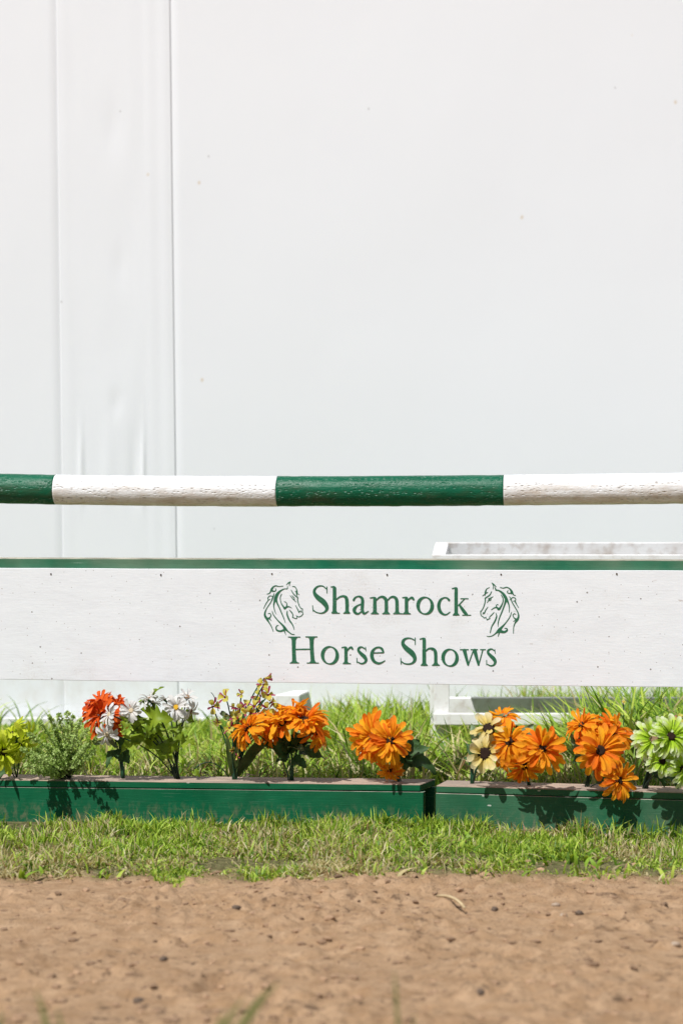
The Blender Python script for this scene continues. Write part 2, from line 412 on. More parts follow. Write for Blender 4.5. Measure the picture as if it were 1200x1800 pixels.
M = dict(
    panel=mat_panel_white(),
    rail=mat_paint_green('green_rail_paint', 0.85, (0.008, 0.105, 0.055)),
    box=mat_paint_green('green_box_paint', 0.08, (0.0004, 0.082, 0.034)),
    boxdust=mat_paint_green('green_box_paint_dusty', 0.45, (0.0006, 0.078, 0.033)),
    wood=mat_weathered_wood('weathered_plank', (0.50, 0.37, 0.28), (0.34, 0.27, 0.22)),
    edge=mat_weathered_wood('worn_paint_edge', (0.50, 0.47, 0.40), (0.36, 0.36, 0.29)),
    dark=mat_paint_green('green_end_paint', 0.1, (0.006, 0.05, 0.03)),
    letter=mat_letter(),
    nail=mat_plain('rusty_nail', (0.10, 0.075, 0.06), 0.7),
    pole_white=mat_pole('pole_white_paint', (0.79, 0.815, 0.835), (0.71, 0.72, 0.725), ((0.22, 0.16, 0.11), 0.85), ((0.46, 0.38, 0.29), 0.65)),
    pole_green=mat_pole('pole_green_paint', (0.0006, 0.088, 0.042), (0.003, 0.12, 0.06), ((0.34, 0.56, 0.46), 0.6), ((0.05, 0.075, 0.04), 0.7)),
    vinyl=mat_vinyl(),
    whitewood=mat_white_wood('white_painted_wood', 0.35),
    greywood=mat_white_wood('dirty_white_wood', 0.8),
    muddywood=mat_white_wood('mud_splashed_white_wood', 0.9),
    drybrown=mat_leaf('dry_brown_leaf', (0.25, 0.19, 0.15), (0.33, 0.26, 0.21), 0.2),
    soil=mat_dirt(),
    grass=mat_attr('grass_blades', 0.5, 0.32),
    clod=mat_plain('soil_clods', (0.42, 0.27, 0.165), 0.95, (0.13, 0.083, 0.05), 0.5, 14),
    stem=mat_plain('plastic_stem', (0.02, 0.07, 0.035), 0.4, (0.03, 0.10, 0.055)),
    stemdark=mat_plain('dark_plastic_stem', (0.012, 0.03, 0.018), 0.4, (0.02, 0.045, 0.025)),
    calyx=mat_plain('green_calyx', (0.06, 0.15, 0.03), 0.6),
    brown=mat_plain('brown_flower_eye', (0.035, 0.014, 0.007), 0.9, (0.010, 0.005, 0.003), 0.8, 200),
    eyelight=mat_plain('pale_flower_eye', (0.38, 0.26, 0.16), 0.9, (0.16, 0.09, 0.05), 0.8, 200),
    eyeyellow=mat_plain('yellow_flower_eye', (0.75, 0.45, 0.03), 0.9, (0.55, 0.30, 0.02), 0.8, 200),
    eyecream=mat_plain('cream_flower_eye', (0.72, 0.60, 0.42), 0.9, (0.55, 0.42, 0.26), 0.8, 200),
    orange=mat_petal('orange_petal', [(0.0, (0.40, 0.04, 0.003)), (0.25, (0.90, 0.22, 0.004)), (0.62, (1.0, 0.42, 0.012)), (0.95, (0.97, 0.29, 0.02))], 0.85, (1.0, 0.56, 0.018), deep=(0.92, 0.22, 0.010), transl=0.42),
    redorange=mat_petal('red_orange_petal', [(0.0, (0.45, 0.04, 0.004)), (0.4, (0.82, 0.105, 0.006)), (0.95, (0.88, 0.16, 0.02))], 0.4, (0.90, 0.20, 0.02), deep=(0.62, 0.05, 0.004)),
    lime=mat_petal('lime_petal', [(0.0, (0.22, 0.36, 0.015)), (0.35, (0.42, 0.66, 0.02)), (0.7, (0.55, 0.74, 0.08)), (0.98, (0.84, 0.88, 0.68))], 0.2, (0.48, 0.70, 0.03)),
    limeyellow=mat_petal('yellow_lime_petal', [(0.0, (0.28, 0.36, 0.01)), (0.4, (0.55, 0.64, 0.015)), (0.98, (0.72, 0.76, 0.08))], 0.4, (0.45, 0.60, 0.01)),
    cream=mat_petal('cream_petal', [(0.0, (0.70, 0.46, 0.04)), (0.35, (0.82, 0.66, 0.20)), (0.95, (0.84, 0.77, 0.52))], 0.55, (0.84, 0.64, 0.10)),
    daisy=mat_petal('white_petal', [(0.0, (0.62, 0.52, 0.44)), (0.35, (0.80, 0.77, 0.74)), (0.95, (0.84, 0.83, 0.81))], 0.0, (1, 1, 1), 0.25),
    orchid=mat_petal('yellow_orchid_petal', [(0.0, (0.50, 0.10, 0.02)), (0.3, (0.72, 0.58, 0.03)), (0.95, (0.76, 0.70, 0.22))], 0.4, (0.5, 0.55, 0.03)),
    magenta=mat_petal('magenta_petal', [(0.0, (0.20, 0.01, 0.05)), (0.5, (0.50, 0.03, 0.15)), (0.95, (0.62, 0.18, 0.28))], 0.4, (0.25, 0.02, 0.05)),
    darkleaf=mat_leaf('dark_fabric_leaf', (0.030, 0.075, 0.022), (0.055, 0.12, 0.035), 0.22, 0.6),
    oliveleaf=mat_leaf('olive_strap_leaf', (0.05, 0.085, 0.02), (0.085, 0.12, 0.035), 0.25),
    brightleaf=mat_leaf('yellow_green_leaf', (0.30, 0.40, 0.025), (0.17, 0.27, 0.02), 0.45),
    paleleaf=mat_leaf('grey_green_leaf', (0.16, 0.25, 0.12), (0.22, 0.30, 0.17), 0.3),
    fern=mat_leaf('fern_leaflets', (0.34, 0.50, 0.11), (0.56, 0.68, 0.27), 0.45),
    stonegrey=mat_plain('dark_stone', (0.15, 0.108, 0.078), 0.95, (0.07, 0.05, 0.037), 0.5, 80),
    stonepale=mat_plain('pale_stone', (0.42, 0.34, 0.26), 0.9, (0.30, 0.22, 0.16), 0.5, 80),
    straw=mat_plain('dry_straw', (0.55, 0.44, 0.26), 0.8, (0.40, 0.30, 0.17)),
)

# ------------------------------------------------------------------ ground: one sheet to the horizon
def ground_z(X, Y):
    z = 0.012 * fbm(X * 1.6, Y * 1.9, 3, 3) + 0.006 * fbm(X * 6, Y * 8, 11, 2)
    # crumbly, trodden surface: billows with creases between clods, patchy
    patch = np.clip(0.55 + 1.5 * fbm(X * 2.3 + 5, Y * 2.6, 41, 3), 0.12, 1.25)
    b1 = np.abs(fbm(X * 13, Y * 13, 23, 3, 0.6)); b2 = np.abs(fbm(X * 30 + 7, Y * 30, 29, 2, 0.6))
    z = z + patch * (0.024 * b1 + 0.020 * b2)
    z = z + 0.05 * np.clip(fbm(X * 15 + 2, Y * 14, 27, 2) - 0.30, 0, 1) - 0.07 * np.clip(fbm(X * 8 + 9, Y * 9, 37, 2) - 0.30, 0, 1)
    win = np.clip((2.3 - np.abs(X)) / 0.25, 0, 1) * np.clip((Y - 2.6) / 0.3, 0, 1) * np.clip((5.75 - Y) / 0.4, 0, 1)
    return z * win
def ground():
    xs = np.concatenate([[-120, -60, -25, -10, -5, -3.2], np.arange(-2.3, 2.301, 0.0105), [3.2, 5, 10, 25, 60, 120]])
    ys = np.concatenate([[-60, -25, -8, -2, 0.5, 1.8], np.arange(2.6, 6.3, 0.0105), np.arange(6.34, 10, 0.06), [11, 14, 20, 35, 70, 150]])
    X, Y = np.meshgrid(xs, ys)
    z = ground_z(X, Y)
    nx, ny = len(xs), len(ys)
    V = np.stack([X.ravel(), Y.ravel(), z.ravel()], 1)
    i = np.arange(nx * (ny - 1)).reshape(ny - 1, nx)[:, :-1].ravel()
    Fq = np.stack([i, i + 1, i + nx + 1, i + nx], 1)
    me = bpy.data.meshes.new('ground')
    me.vertices.add(len(V)); me.vertices.foreach_set('co', V.ravel())
    me.loops.add(Fq.size); me.loops.foreach_set('vertex_index', Fq.ravel().astype(np.int32))
    me.polygons.add(len(Fq)); me.polygons.foreach_set('loop_start', np.arange(0, Fq.size, 4, dtype=np.int32))
    me.polygons.foreach_set('use_smooth', np.ones(len(Fq), bool))
    me.update(calc_edges=True); me.validate()
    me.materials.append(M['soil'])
    o = link(bpy.data.objects.new('ground', me))
    tag(o, 'bare brown dirt ground running back under the grass', 'ground', kind='structure')
ground()

# ------------------------------------------------------------------ white sheeted wall behind
WY = 9.2
def tent_wall():
    t = empty('sheeted_wall', (0, WY, 0), 'tall white vinyl sheet wall with overlapping vertical seam behind the jump', 'wall')
    def wx(px): return (px - 600) / FPX * WY
    def pz(py): return 1 + (900 - py) / FPX * WY
    def sheet(xa, xb, za_lean, zb_lean, yoff, relief, x_step, name='vinyl_panel', thick=0.0014):
        us = np.linspace(0, 1, max(3, int((xb - xa) / x_step)))
        zs = np.concatenate([np.linspace(0.0, 1.6, 80), np.linspace(1.65, 4.4, 50)])
        U, Z = np.meshgrid(us, zs)
        X = xa + za_lean * (Z - 1.2) + U * ((xb + zb_lean * (Z - 1.2)) - (xa + za_lean * (Z - 1.2)))
        Yv = yoff - relief(X, Z)
        nx, nz = len(us), len(zs)
        V = np.stack([X.ravel(), Yv.ravel(), Z.ravel()], 1)
        V = np.concatenate([V, V + np.array([0, thick, 0])])
        F = []
        n = nx * nz
        for r in range(nz - 1):
            b = r * nx
            for k in range(nx - 1):
                F.append((b + k, b + k + 1, b + nx + k + 1, b + nx + k))
            F.append((b, b + nx, n + b + nx, n + b))
            F.append((b + nx - 1, n + b + nx - 1, n + b + 2 * nx - 1, b + 2 * nx - 1))
        for k in range(nx - 1):
            F.append((k, n + k, n + k + 1, k + 1))
            q = (nz - 1) * nx
            F.append((q + k, q + k + 1, n + q + k + 1, n + q + k))
        for r in range(nz - 1):
            b = n + r * nx
            for k in range(nx - 1): F.append((b + k, b + nx + k, b + nx + k + 1, b + k + 1))
        return mesh_obj(name, V, F, M['vinyl'], t, True)
    sag = lambda X, Z: 0.010 * fbm(X * 0.7 + 3, Z * 0.5, 71, 2) + 0.0025 * fbm(X * 2.5, Z * 1.5, 75, 2)
    x1 = wx(109); x2 = wx(309)
    lean = -(10 / FPX * WY) / (830 / FPX * WY)
    def strip(X, Z):
        # hems at both edges, a slack sheet between them, pinched folds low down
        L = lean * (Z - 1.2)
        a, b = x1 + L, x2 + L
        h = 0.0009 * np.exp(-((X - (a + 0.035)) / 0.026) ** 2) + 0.0014 * np.exp(-((X - (b - 0.030)) / 0.024) ** 2)
        h = h + 0.0009 * np.exp(-((X - (b - 0.10)) / 0.022) ** 2)
        h = h + sag(X, Z) + 0.004 * fbm(X * 3.2, Z * 1.3, 83, 2) * np.clip((b - 0.13 - X) / 0.06, 0, 1) * np.clip((X - a - 0.05) / 0.06, 0, 1)
        low = 1 / (1 + np.exp((Z - pz(775)) / 0.05)) * 1 / (1 + np.exp((pz(878) - Z) / 0.025))
        h = h + low * 0.34 * (0.016 * np.exp(-((X - wx(143)) / 0.012) ** 2) + 0.018 * np.exp(-((X - wx(252)) / 0.010) ** 2)
                       - 0.012 * np.exp(-((X - wx(236)) / 0.022) ** 2) + 0.008 * np.exp(-((X - wx(190)) / 0.03) ** 2))
        h = h - 0.0028 * np.exp(-((X - wx(212)) / 0.035) ** 2 - ((Z - pz(470)) / 0.07) ** 2)
        h = h - 0.0028 * np.exp(-((X - wx(200)) / 0.045) ** 2 - ((Z - pz(225)) / 0.10) ** 2)
        h = h - 0.0030 * np.exp(-((X - wx(205)) / 0.03) ** 2 - ((Z - pz(710)) / 0.06) ** 2)
        return h
    sheet(-6.5, x1 + 0.08, 0, lean, 0.0022, sag, 0.12)
    sheet(x1, x2, lean, lean, 0.0, strip, 0.006)
    sheet(x2 - 0.08, 7.0, lean, 0, 0.0022, sag, 0.12)
    # ground skirt board at the foot of the sheet
    slab('skirt_board', box8(-6.5, 7.0, -0.07, -0.03, -0.02, 0.055), M['greywood'], t, 0.004, 2)
tent_wall()

# ------------------------------------------------------------------ the jump: pole
FR = Frame(0.0, 6.48, 0.131)

def jump_pole():
    o = empty('jump_pole', (0, 0, 0), 'green and white striped round wooden pole above the sign board', 'pole')
    FR.place(o); 
    o.location = FR.O + Vector((0, 0, 0))
    # centreline measured on the photo: sags slightly in the middle
    cx = [-320, 0, 92, 300, 480, 700, 885, 1200, 1560]
    cy = [850, 858.0, 861.0, 863.4, 863.8, 862.7, 861.6, 858.5, 854]
    d0 = 0.075
    pts = [FR.hit(x, y, d0) for x, y in zip(cx, cy)]
    us = np.array([p.x for p in pts]); zs = np.array([p.z for p in pts])
    co = np.polyfit(us, zs, 4)
    R = 0.0502
    def band(ua, ub, mat, name):
        n = max(4, int((ub - ua) / 0.006)); S = 40
        u = np.linspace(ua, ub, n)
        zc = np.interp(u, us, zs) * 0.3 + np.polyval(co, u) * 0.7
        ang = np.linspace(0, 2 * np.pi, S, endpoint=False)
        Ug, A = np.meshgrid(u, ang, indexing='ij')
        r = R + 0.0011 * fbm(Ug * 6, 3 * np.cos(A) + 5, 5, 3) + 0.0011 * fbm(Ug * 30, 9 * np.sin(A) + 2 * np.cos(A), 15, 3)
        V = np.stack([Ug, d0 + r * np.cos(A), zc[:, None] + r * np.sin(A)], -1).reshape(-1, 3)
        F = []
        for i in range(n - 1):
            for k in range(S):
                F.append((i * S + k, i * S + (k + 1) % S, (i + 1) * S + (k + 1) % S, (i + 1) * S + k))
        F.append(tuple(range(S))[::-1]); F.append(tuple((n - 1) * S + k for k in range(S)))
        mesh_obj(name, V, F, mat, o, True)
    e = [FR.hit(x, 860, d0 - R).x for x in (92, 484, 884)]
    w = e[1] - e[0]
    band(-1.83, e[0] - w - 0.0, M['pole_white'], 'white_band') if e[0] - w > -1.83 else None
    band(max(-1.83, e[0] - w), e[0], M['pole_green'], 'green_band')
    band(e[0], e[1], M['pole_white'], 'white_band')
    band(e[1], e[2], M['pole_green'], 'green_band')
    band(e[2], e[2] + w, M['pole_white'], 'white_band')
    if e[2] + w < 1.83: band(e[2] + w, 1.83, M['pole_green'], 'green_band')
jump_pole()

# ------------------------------------------------------------------ the jump: sign board with lettering
def catmull(pts, step):
    """smooth (x, y, r) control points into dense samples"""
    p = np.array(pts, float)
    if len(p) == 2:
        n = max(2, int(np.hypot(*(p[1] - p[0])[:2]) / step)); t = np.linspace(0, 1, n)[:, None]
        return p[0] * (1 - t) + p[1] * t
    q = np.vstack([2 * p[0] - p[1], p, 2 * p[-1] - p[-2]])
    out = []
    for i in range(1, len(q) - 2):
        n = max(2, int(np.hypot(*(q[i + 1] - q[i])[:2]) / step)); t = np.linspace(0, 1, n, endpoint=False)[:, None]
        a, b, c, d = q[i - 1], q[i], q[i + 1], q[i + 2]
        out.append(0.5 * ((2 * b) + (-a + c) * t + (2 * a - 5 * b + 4 * c - d) * t * t + (-a + 3 * b - 3 * c + d) * t ** 3))
    out.append(p[-1:]); s = np.vstack(out); s[:, 2] = np.maximum(s[:, 2], min(p[:, 2]) * 0.8)
    return s

def ell(cx, cy, rx, ry, thick, thin, tilt=0.25):
    return [(cx + rx * math.cos(a), cy + ry * math.sin(a), thin + (thick - thin) * abs(math.cos(a - tilt)) ** 1.5)
            for a in [2 * math.pi * k / 24 for k in range(25)]]

def glyph_quads(strokes, ox, oy, sc, res=0.24):
    """union of brush strokes given in zoom pixels -> rows of quads in photograph pixels"""
    smp = np.vstack([catmull(s, 1.2) for s in strokes])
    x = ox + smp[:, 0] / sc; y = oy + smp[:, 1] / sc; r = np.maximum(smp[:, 2] / sc, 0.28)
    x0, y0 = x.min() - 6, y.min() - 6
    W = int((x.max() + 6 - x0) / res); H = int((y.max() + 6 - y0) / res)
    m = np.zeros((H, W), bool)
    for a, b, c in zip(x, y, r):
        i0, i1 = int((b - c - y0) / res), int((b + c - y0) / res) + 2
        j0, j1 = int((a - c - x0) / res), int((a + c - x0) / res) + 2
        yy = y0 + (np.arange(i0, i1) + .5) * res; xx = x0 + (np.arange(j0, j1) + .5) * res
        m[i0:i1, j0:j1] |= ((xx[None] - a) ** 2 + (yy[:, None] - b) ** 2) < c * c
    Q = []
    for i in range(H):
        row = np.concatenate([[0], m[i].astype(np.int8), [0]]); d = np.diff(row)
        for s, e in zip(np.where(d == 1)[0], np.where(d == -1)[0]):
            Q.append((x0 + s * res, x0 + e * res, y0 + i * res, y0 + (i + 1) * res))
    return Q

A_ = (450, 1000, 4.8); B_ = (680, 1000, 4.8)
def serif(x0, x1, y, r=4.2): return [(x0, y, r), (x1, y, r)]
def flare(x, y, w, s):       # bracketed serif: short widening of a stem end
    e = y - s * 4
    return [(x - w + 2, e + s * 22, 1.5), (x - w - 1, e + s * 11, 2.2), (x - w - 8, e + s * 2, 2.5), (x, e + s * 4, 3), (x + w + 8, e + s * 2, 2.5), (x + w + 1, e + s * 11, 2.2), (x + w - 2, e + s * 22, 1.5)]
GLYPHS = [
 (A_, [[(597, 203, 3), (596, 152, 4)], [(593, 168, 4), (560, 144, 5), (520, 148, 7), (493, 175, 10), (494, 208, 14), (522, 242, 20), (565, 276, 22), (592, 312, 18), (595, 342, 12), (572, 367, 7), (540, 373, 5), (505, 364, 4.5), (483, 347, 4)], [(476, 308, 3), (481, 356, 4)]]),
 (A_, [[(632, 152, 4.5), (658, 148, 5)], [(661, 163, 15), (661, 360, 16)], serif(640, 702, 373), flare(661, 366, 16, -1), [(676, 258, 5), (705, 236, 7), (738, 230, 9), (760, 246, 14), (766, 290, 15), (766, 360, 14)], serif(738, 788, 373), flare(766, 366, 14, -1)]),
 (A_, [[(822, 262, 9), (835, 242, 7), (862, 231, 6), (888, 242, 11), (897, 268, 13), (895, 345, 13), (912, 375, 9), (947, 356, 3)], [(890, 294, 5), (850, 312, 7), (827, 342, 14), (836, 369, 11), (862, 377, 7), (892, 354, 5)]]),
 (A_, [[(962, 244, 4.5), (992, 240, 5)], [(1000, 250, 14), (1000, 366, 15)], serif(970, 1030, 377), flare(1000, 370, 14, -1), [(1012, 264, 5), (1040, 239, 7), (1068, 236, 10), (1092, 256, 14), (1097, 300, 14), (1097, 368, 14)], serif(1066, 1124, 377), flare(1097, 370, 14, -1),
       [(1108, 264, 5), (1134, 239, 7), (1160, 236, 10), (1182, 256, 14), (1187, 300, 14), (1187, 368, 14)], serif(1158, 1229, 377), flare(1187, 370, 14, -1)]),
 (B_, [[(130, 242, 4.5), (158, 238, 5)], [(163, 248, 14), (163, 368, 15)], serif(133, 196, 378), flare(163, 371, 14, -1), [(172, 270, 5), (192, 248, 7), (211, 243, 10), (222, 256, 9)]]),
 (B_, [ell(320, 310, 60, 70, 15, 5)]),
 (B_, [[(521, 262, 10), (505, 246, 7), (480, 243, 6), (450, 262, 10), (435, 305, 14), (443, 350, 14), (470, 380, 9), (500, 384, 6), (529, 364, 4)]]),
 (B_, [[(549, 166, 4.5), (578, 158, 5)], [(581, 168, 14), (581, 380, 15)], serif(556, 606, 389), flare(581, 382, 14, -1), [(652, 254, 4.5), (600, 308, 5)], serif(620, 682, 251, 4), [(608, 302, 8), (645, 355, 14), (672, 386, 10)], serif(636, 704, 390)]),
 (A_, [[(318, 590, 18), (318, 680, 16), (322, 779, 17)], serif(273, 370, 575), serif(287, 360, 794), flare(318, 580, 20, 1), flare(322, 788, 18, -1), [(468, 590, 18), (470, 680, 16), (477, 779, 17)], serif(419, 514, 573), serif(430, 526, 794), flare(468, 578, 20, 1), flare(478, 788, 18, -1), [(335, 679, 5.5), (458, 677, 5.5)]]),
 (A_, [ell(622, 729, 62, 72, 15, 5)]),
 (A_, [[(723, 663, 4.5), (750, 658, 5)], [(756, 668, 13), (758, 788, 14)], serif(733, 795, 798), flare(758, 792, 13, -1), [(766, 692, 5), (784, 669, 7), (802, 662, 9), (812, 674, 8)]]),
 (A_, [[(925, 690, 3), (922, 660, 3.5)], [(918, 674, 4), (890, 659, 6), (866, 668, 9), (863, 690, 11), (886, 716, 14), (912, 740, 16), (926, 766, 12), (914, 790, 8), (886, 798, 6), (860, 787, 4.5)], [(849, 752, 3), (851, 790, 4)]]),
 (A_, [[(985, 709, 4.5), (1070, 706, 5)], [(1072, 700, 8), (1060, 674, 10), (1035, 661, 7), (1002, 670, 8), (978, 702, 13), (977, 745, 15), (996, 780, 12), (1030, 796, 9), (1060, 789, 6), (1085, 773, 3.5)]]),
 (B_, [[(236, 638, 3), (236, 582, 4)], [(230, 600, 4), (200, 586, 5), (166, 585, 7), (138, 602, 11), (134, 635, 15), (162, 670, 20), (204, 705, 22), (228, 737, 18), (232, 770, 13), (212, 794, 8), (180, 802, 6), (145, 797, 5), (123, 782, 4.5)], [(114, 752, 3), (118, 802, 4)]]),
 (B_, [[(277, 592, 4.5), (306, 584, 5)], [(312, 594, 14), (312, 802, 16)], serif(286, 338, 812), flare(312, 806, 15, -1), [(326, 692, 5), (350, 673, 7), (384, 673, 10), (404, 694, 14), (409, 730, 14), (410, 802, 14)], serif(380, 440, 812), flare(410, 805, 14, -1)]),
 (B_, [ell(530, 749, 59, 70, 15, 5)]),
 (B_, [[(652, 690, 16), (682, 808, 9)], [(684, 808, 5), (722, 700, 5)], [(738, 690, 17), (770, 808, 9)], [(772, 808, 5), (806, 684, 5)], serif(616, 684, 681), serif(706, 762, 681), serif(786, 828, 681)]),
 (B_, [[(910, 712, 3), (907, 680, 3.5)], [(903, 690, 4), (880, 676, 6), (854, 686, 9), (851, 708, 11), (872, 732, 14), (898, 758, 16), (911, 785, 12), (899, 810, 8), (872, 817, 6), (847, 806, 4.5)], [(838, 770, 3), (838, 808, 4)]]),
]
HL = (455, 1010, 13.333); HR = (835, 1010, 13.333)
HORSES = [
 (HL, [[(190, 455, 8), (240, 440, 10), (275, 395, 16), (300, 340, 24), (340, 285, 17), (400, 262, 14), (460, 276, 9), (565, 268, 7)], [(318, 380, 18), (370, 390, 11), (400, 355, 10), (385, 322, 7)], [(310, 370, 14), (322, 412, 4)],
       [(358, 440, 8), (325, 540, 15), (270, 660, 11), (190, 780, 11), (145, 880, 17), (142, 960, 24), (190, 1040, 28), (230, 1110, 15), (290, 1210, 11), (337, 1330, 8)], [(215, 915, 6), (255, 910, 9), (282, 945, 11), (260, 1000, 13), (215, 1030, 22)], [(250, 1030, 14), (290, 1080, 4)],
       [(315, 505, 9), (255, 500, 9), (210, 545, 10), (225, 590, 11), (265, 575, 5)], [(222, 596, 10), (160, 690, 9), (112, 795, 7)],
       [(670, 275, 7), (660, 330, 10), (590, 335, 10), (500, 385, 20), (430, 460, 34), (390, 560, 38), (362, 640, 22), (347, 720, 13), (365, 830, 10), (395, 915, 6)], [(400, 580, 30), (425, 660, 18), (480, 780, 15), (540, 920, 13), (590, 1040, 10), (620, 1135, 5)],
       [(645, 235, 6), (690, 190, 10), (740, 162, 6)], [(738, 168, 6), (715, 205, 12), (712, 258, 6)],
       [(785, 275, 7), (840, 285, 10), (880, 340, 11), (886, 420, 20), (885, 490, 8)], [(900, 440, 8), (945, 470, 5)], [(880, 410, 10), (845, 390, 5)],
       [(755, 360, 7), (810, 450, 12), (875, 515, 11), (908, 532, 12), (905, 600, 12), (940, 720, 10), (985, 790, 9)], [(985, 790, 9), (1020, 802, 10)], [(1020, 802, 9), (1018, 860, 8), (1035, 910, 9)], [(1035, 910, 9), (1000, 960, 9), (930, 990, 9), (885, 965, 8)],
       [(885, 968, 8), (890, 1010, 8)], [(890, 1010, 8), (870, 1030, 9), (785, 1000, 10)], [(785, 1000, 8), (800, 945, 10)], [(800, 945, 10), (770, 890, 13), (715, 830, 8)],
       [(858, 720, 7), (900, 800, 11), (940, 885, 13)], [(938, 870, 8), (975, 850, 10), (998, 870, 8), (985, 890, 5)],
       [(732, 490, 7), (790, 560, 10), (870, 640, 7)], [(780, 490, 7), (800, 520, 9), (830, 550, 9), (820, 590, 8), (790, 570, 7)],
       [(530, 455, 9), (500, 540, 10), (520, 660, 11), (580, 760, 18), (608, 788, 26), (650, 740, 13), (655, 690, 11), (630, 645, 9), (590, 635, 6)], [(640, 765, 17), (700, 750, 12), (765, 780, 5)],
       [(665, 845, 6), (660, 930, 17), (710, 1060, 18), (790, 1180, 13), (825, 1285, 8)],
       [(312, 855, 7), (340, 940, 11), (440, 1070, 13), (560, 1190, 22), (610, 1260, 32), (670, 1320, 17), (760, 1390, 11), (830, 1403, 9)], [(580, 1300, 24), (500, 1325, 20), (420, 1300, 18), (402, 1240, 15), (425, 1195, 10), (460, 1192, 6)], [(590, 1300, 17), (630, 1410, 5)]]),
 (HR, [[(580, 300, 8), (650, 315, 11), (730, 298, 13), (800, 330, 15), (850, 400, 26), (890, 470, 11), (940, 487, 7)], [(830, 430, 17), (785, 440, 11), (745, 410, 10), (765, 370, 7)], [(845, 430, 14), (838, 462, 4)],
       [(795, 515, 7), (830, 570, 11), (860, 650, 13), (930, 770, 12), (990, 880, 14), (1010, 970, 19), (980, 1060, 25), (930, 1130, 15), (895, 1230, 10), (890, 1375, 8)], [(945, 930, 7), (905, 915, 10), (878, 960, 11), (910, 1020, 13), (960, 1050, 22)], [(930, 1070, 10), (885, 1100, 5)],
       [(835, 560, 10), (880, 535, 10), (935, 555, 10), (935, 600, 10), (885, 625, 6)], [(930, 630, 17), (965, 700, 10), (1010, 775, 7)], [(800, 590, 6), (840, 575, 9)],
       [(450, 290, 8), (478, 355, 18)], [(478, 360, 16), (550, 375, 16), (640, 440, 28), (700, 530, 36), (740, 600, 26), (780, 700, 14), (795, 800, 11), (788, 885, 6)], [(715, 590, 30), (680, 710, 18), (620, 870, 15), (560, 1020, 13), (530, 1140, 11), (530, 1215, 6)],
       [(385, 195, 8), (430, 230, 14), (485, 285, 7)], [(400, 210, 12), (420, 270, 10), (410, 340, 6)],
       [(325, 300, 7), (260, 340, 10), (235, 410, 19), (220, 490, 8)], [(235, 440, 13), (290, 415, 7)], [(215, 460, 9), (165, 500, 6)],
       [(380, 395, 7), (330, 480, 13), (230, 550, 14)], [(228, 552, 14), (225, 640, 12), (190, 760, 11), (145, 840, 10), (120, 860, 12)], [(120, 860, 11), (130, 950, 11), (175, 985, 9), (210, 1015, 10), (250, 995, 6)],
       [(255, 1020, 7), (270, 1060, 11)], [(270, 1060, 11), (340, 1025, 9)], [(338, 1030, 9), (330, 995, 9), (385, 940, 11), (435, 885, 7)],
       [(290, 760, 7), (240, 830, 11), (205, 910, 13)], [(205, 910, 11), (185, 890, 9), (170, 930, 7)],
       [(410, 515, 7), (350, 560, 10), (310, 600, 10), (275, 655, 7)], [(355, 520, 7), (362, 590, 8), (320, 610, 8), (305, 560, 7), (345, 555, 7)],
       [(605, 475, 9), (645, 560, 12), (640, 650, 12), (590, 760, 20), (545, 808, 28), (500, 770, 17), (440, 780, 13), (370, 825, 7)], [(500, 765, 13), (485, 730, 10), (510, 700, 9), (540, 710, 5)],
       [(478, 900, 7), (495, 980, 15), (450, 1100, 17), (380, 1220, 13), (345, 1360, 10)],
       [(845, 880, 7), (800, 1000, 11), (700, 1140, 13), (600, 1250, 28), (560, 1300, 40), (480, 1370, 17), (400, 1430, 11), (320, 1450, 9), (268, 1443, 7)], [(590, 1330, 36), (670, 1345, 27), (735, 1310, 21), (735, 1265, 13), (680, 1255, 7)], [(560, 1340, 20), (530, 1450, 6)]]),
]

def sign_board():
    o = empty('sign_board', label='long white jump board with green top rail, lettering and two horse emblems', cat='sign board')
    FR.place(o)
    tl = FR.hit(10, 998.6, 0.0); bl = FR.hit(10, 1194.6, 0.0)
    br = FR.hit(1195, 1208.0, 0.0); tr = FR.hit(1195, 1003.0, 0.0)
    z1 = (tl.z + tr.z) / 2; z0 = (bl.z + br.z) / 2
    zr = (FR.hit(10, 980, 0.012).z + FR.hit(1195, 983.5, 0.012).z) / 2
    panel = slab('panel', box8(-1.80, 1.80, 0.0, 0.012, z0, z1), [M['panel'], M['panel']], o, 0.0014, 2, cuts=60, wob=0.00045)
    slab('top_rail', box8(-1.80, 1.80, 0.0135, 0.052, zr - 0.089, zr), [M['rail'], M['edge']], o, 0.0045, 2, top_mat=1, edge_mat=1)
    # batten along the bottom of the back
    slab('bottom_rail', box8(-1.80, 1.80, 0.0135, 0.052, z0 + 0.004, z0 + 0.09), M['whitewood'], o, 0.003, 2)
    for px in (-105, 90, 283, 478, 680, 880, 1083, 1284):
        c = FR.hit(px, 1010 + random.uniform(-1.5, 1.5), 0.0)
        bm = bmesh.new()
        bmesh.ops.create_cone(bm, cap_ends=True, segments=10, radius1=0.0031, radius2=0.0024, depth=0.003, matrix=Matrix.Translation((c.x, -0.0008, c.z)) @ Matrix.Rotation(math.radians(90), 4, 'X'))
        bm_obj('nail_head', bm, M['nail'], panel)
    def painted(name, G):
        (ox, oy, sc), st = G
        Q = glyph_quads(st, ox, oy, sc)
        V, F = [], []
        for (xa, xb, ya, yb) in Q:
            k = len(V)
            for (x, y) in ((xa, yb), (xb, yb), (xb, ya), (xa, ya)):
                p = FR.hit(x, y, -0.0012); V.append(p)
            F.append((k, k + 1, k + 2, k + 3))
        mesh_obj(name, V, F, M['letter'], panel)
    for g in GLYPHS: painted('painted_letter', g)
    for g in HORSES: painted('horse_emblem', g)
sign_board()

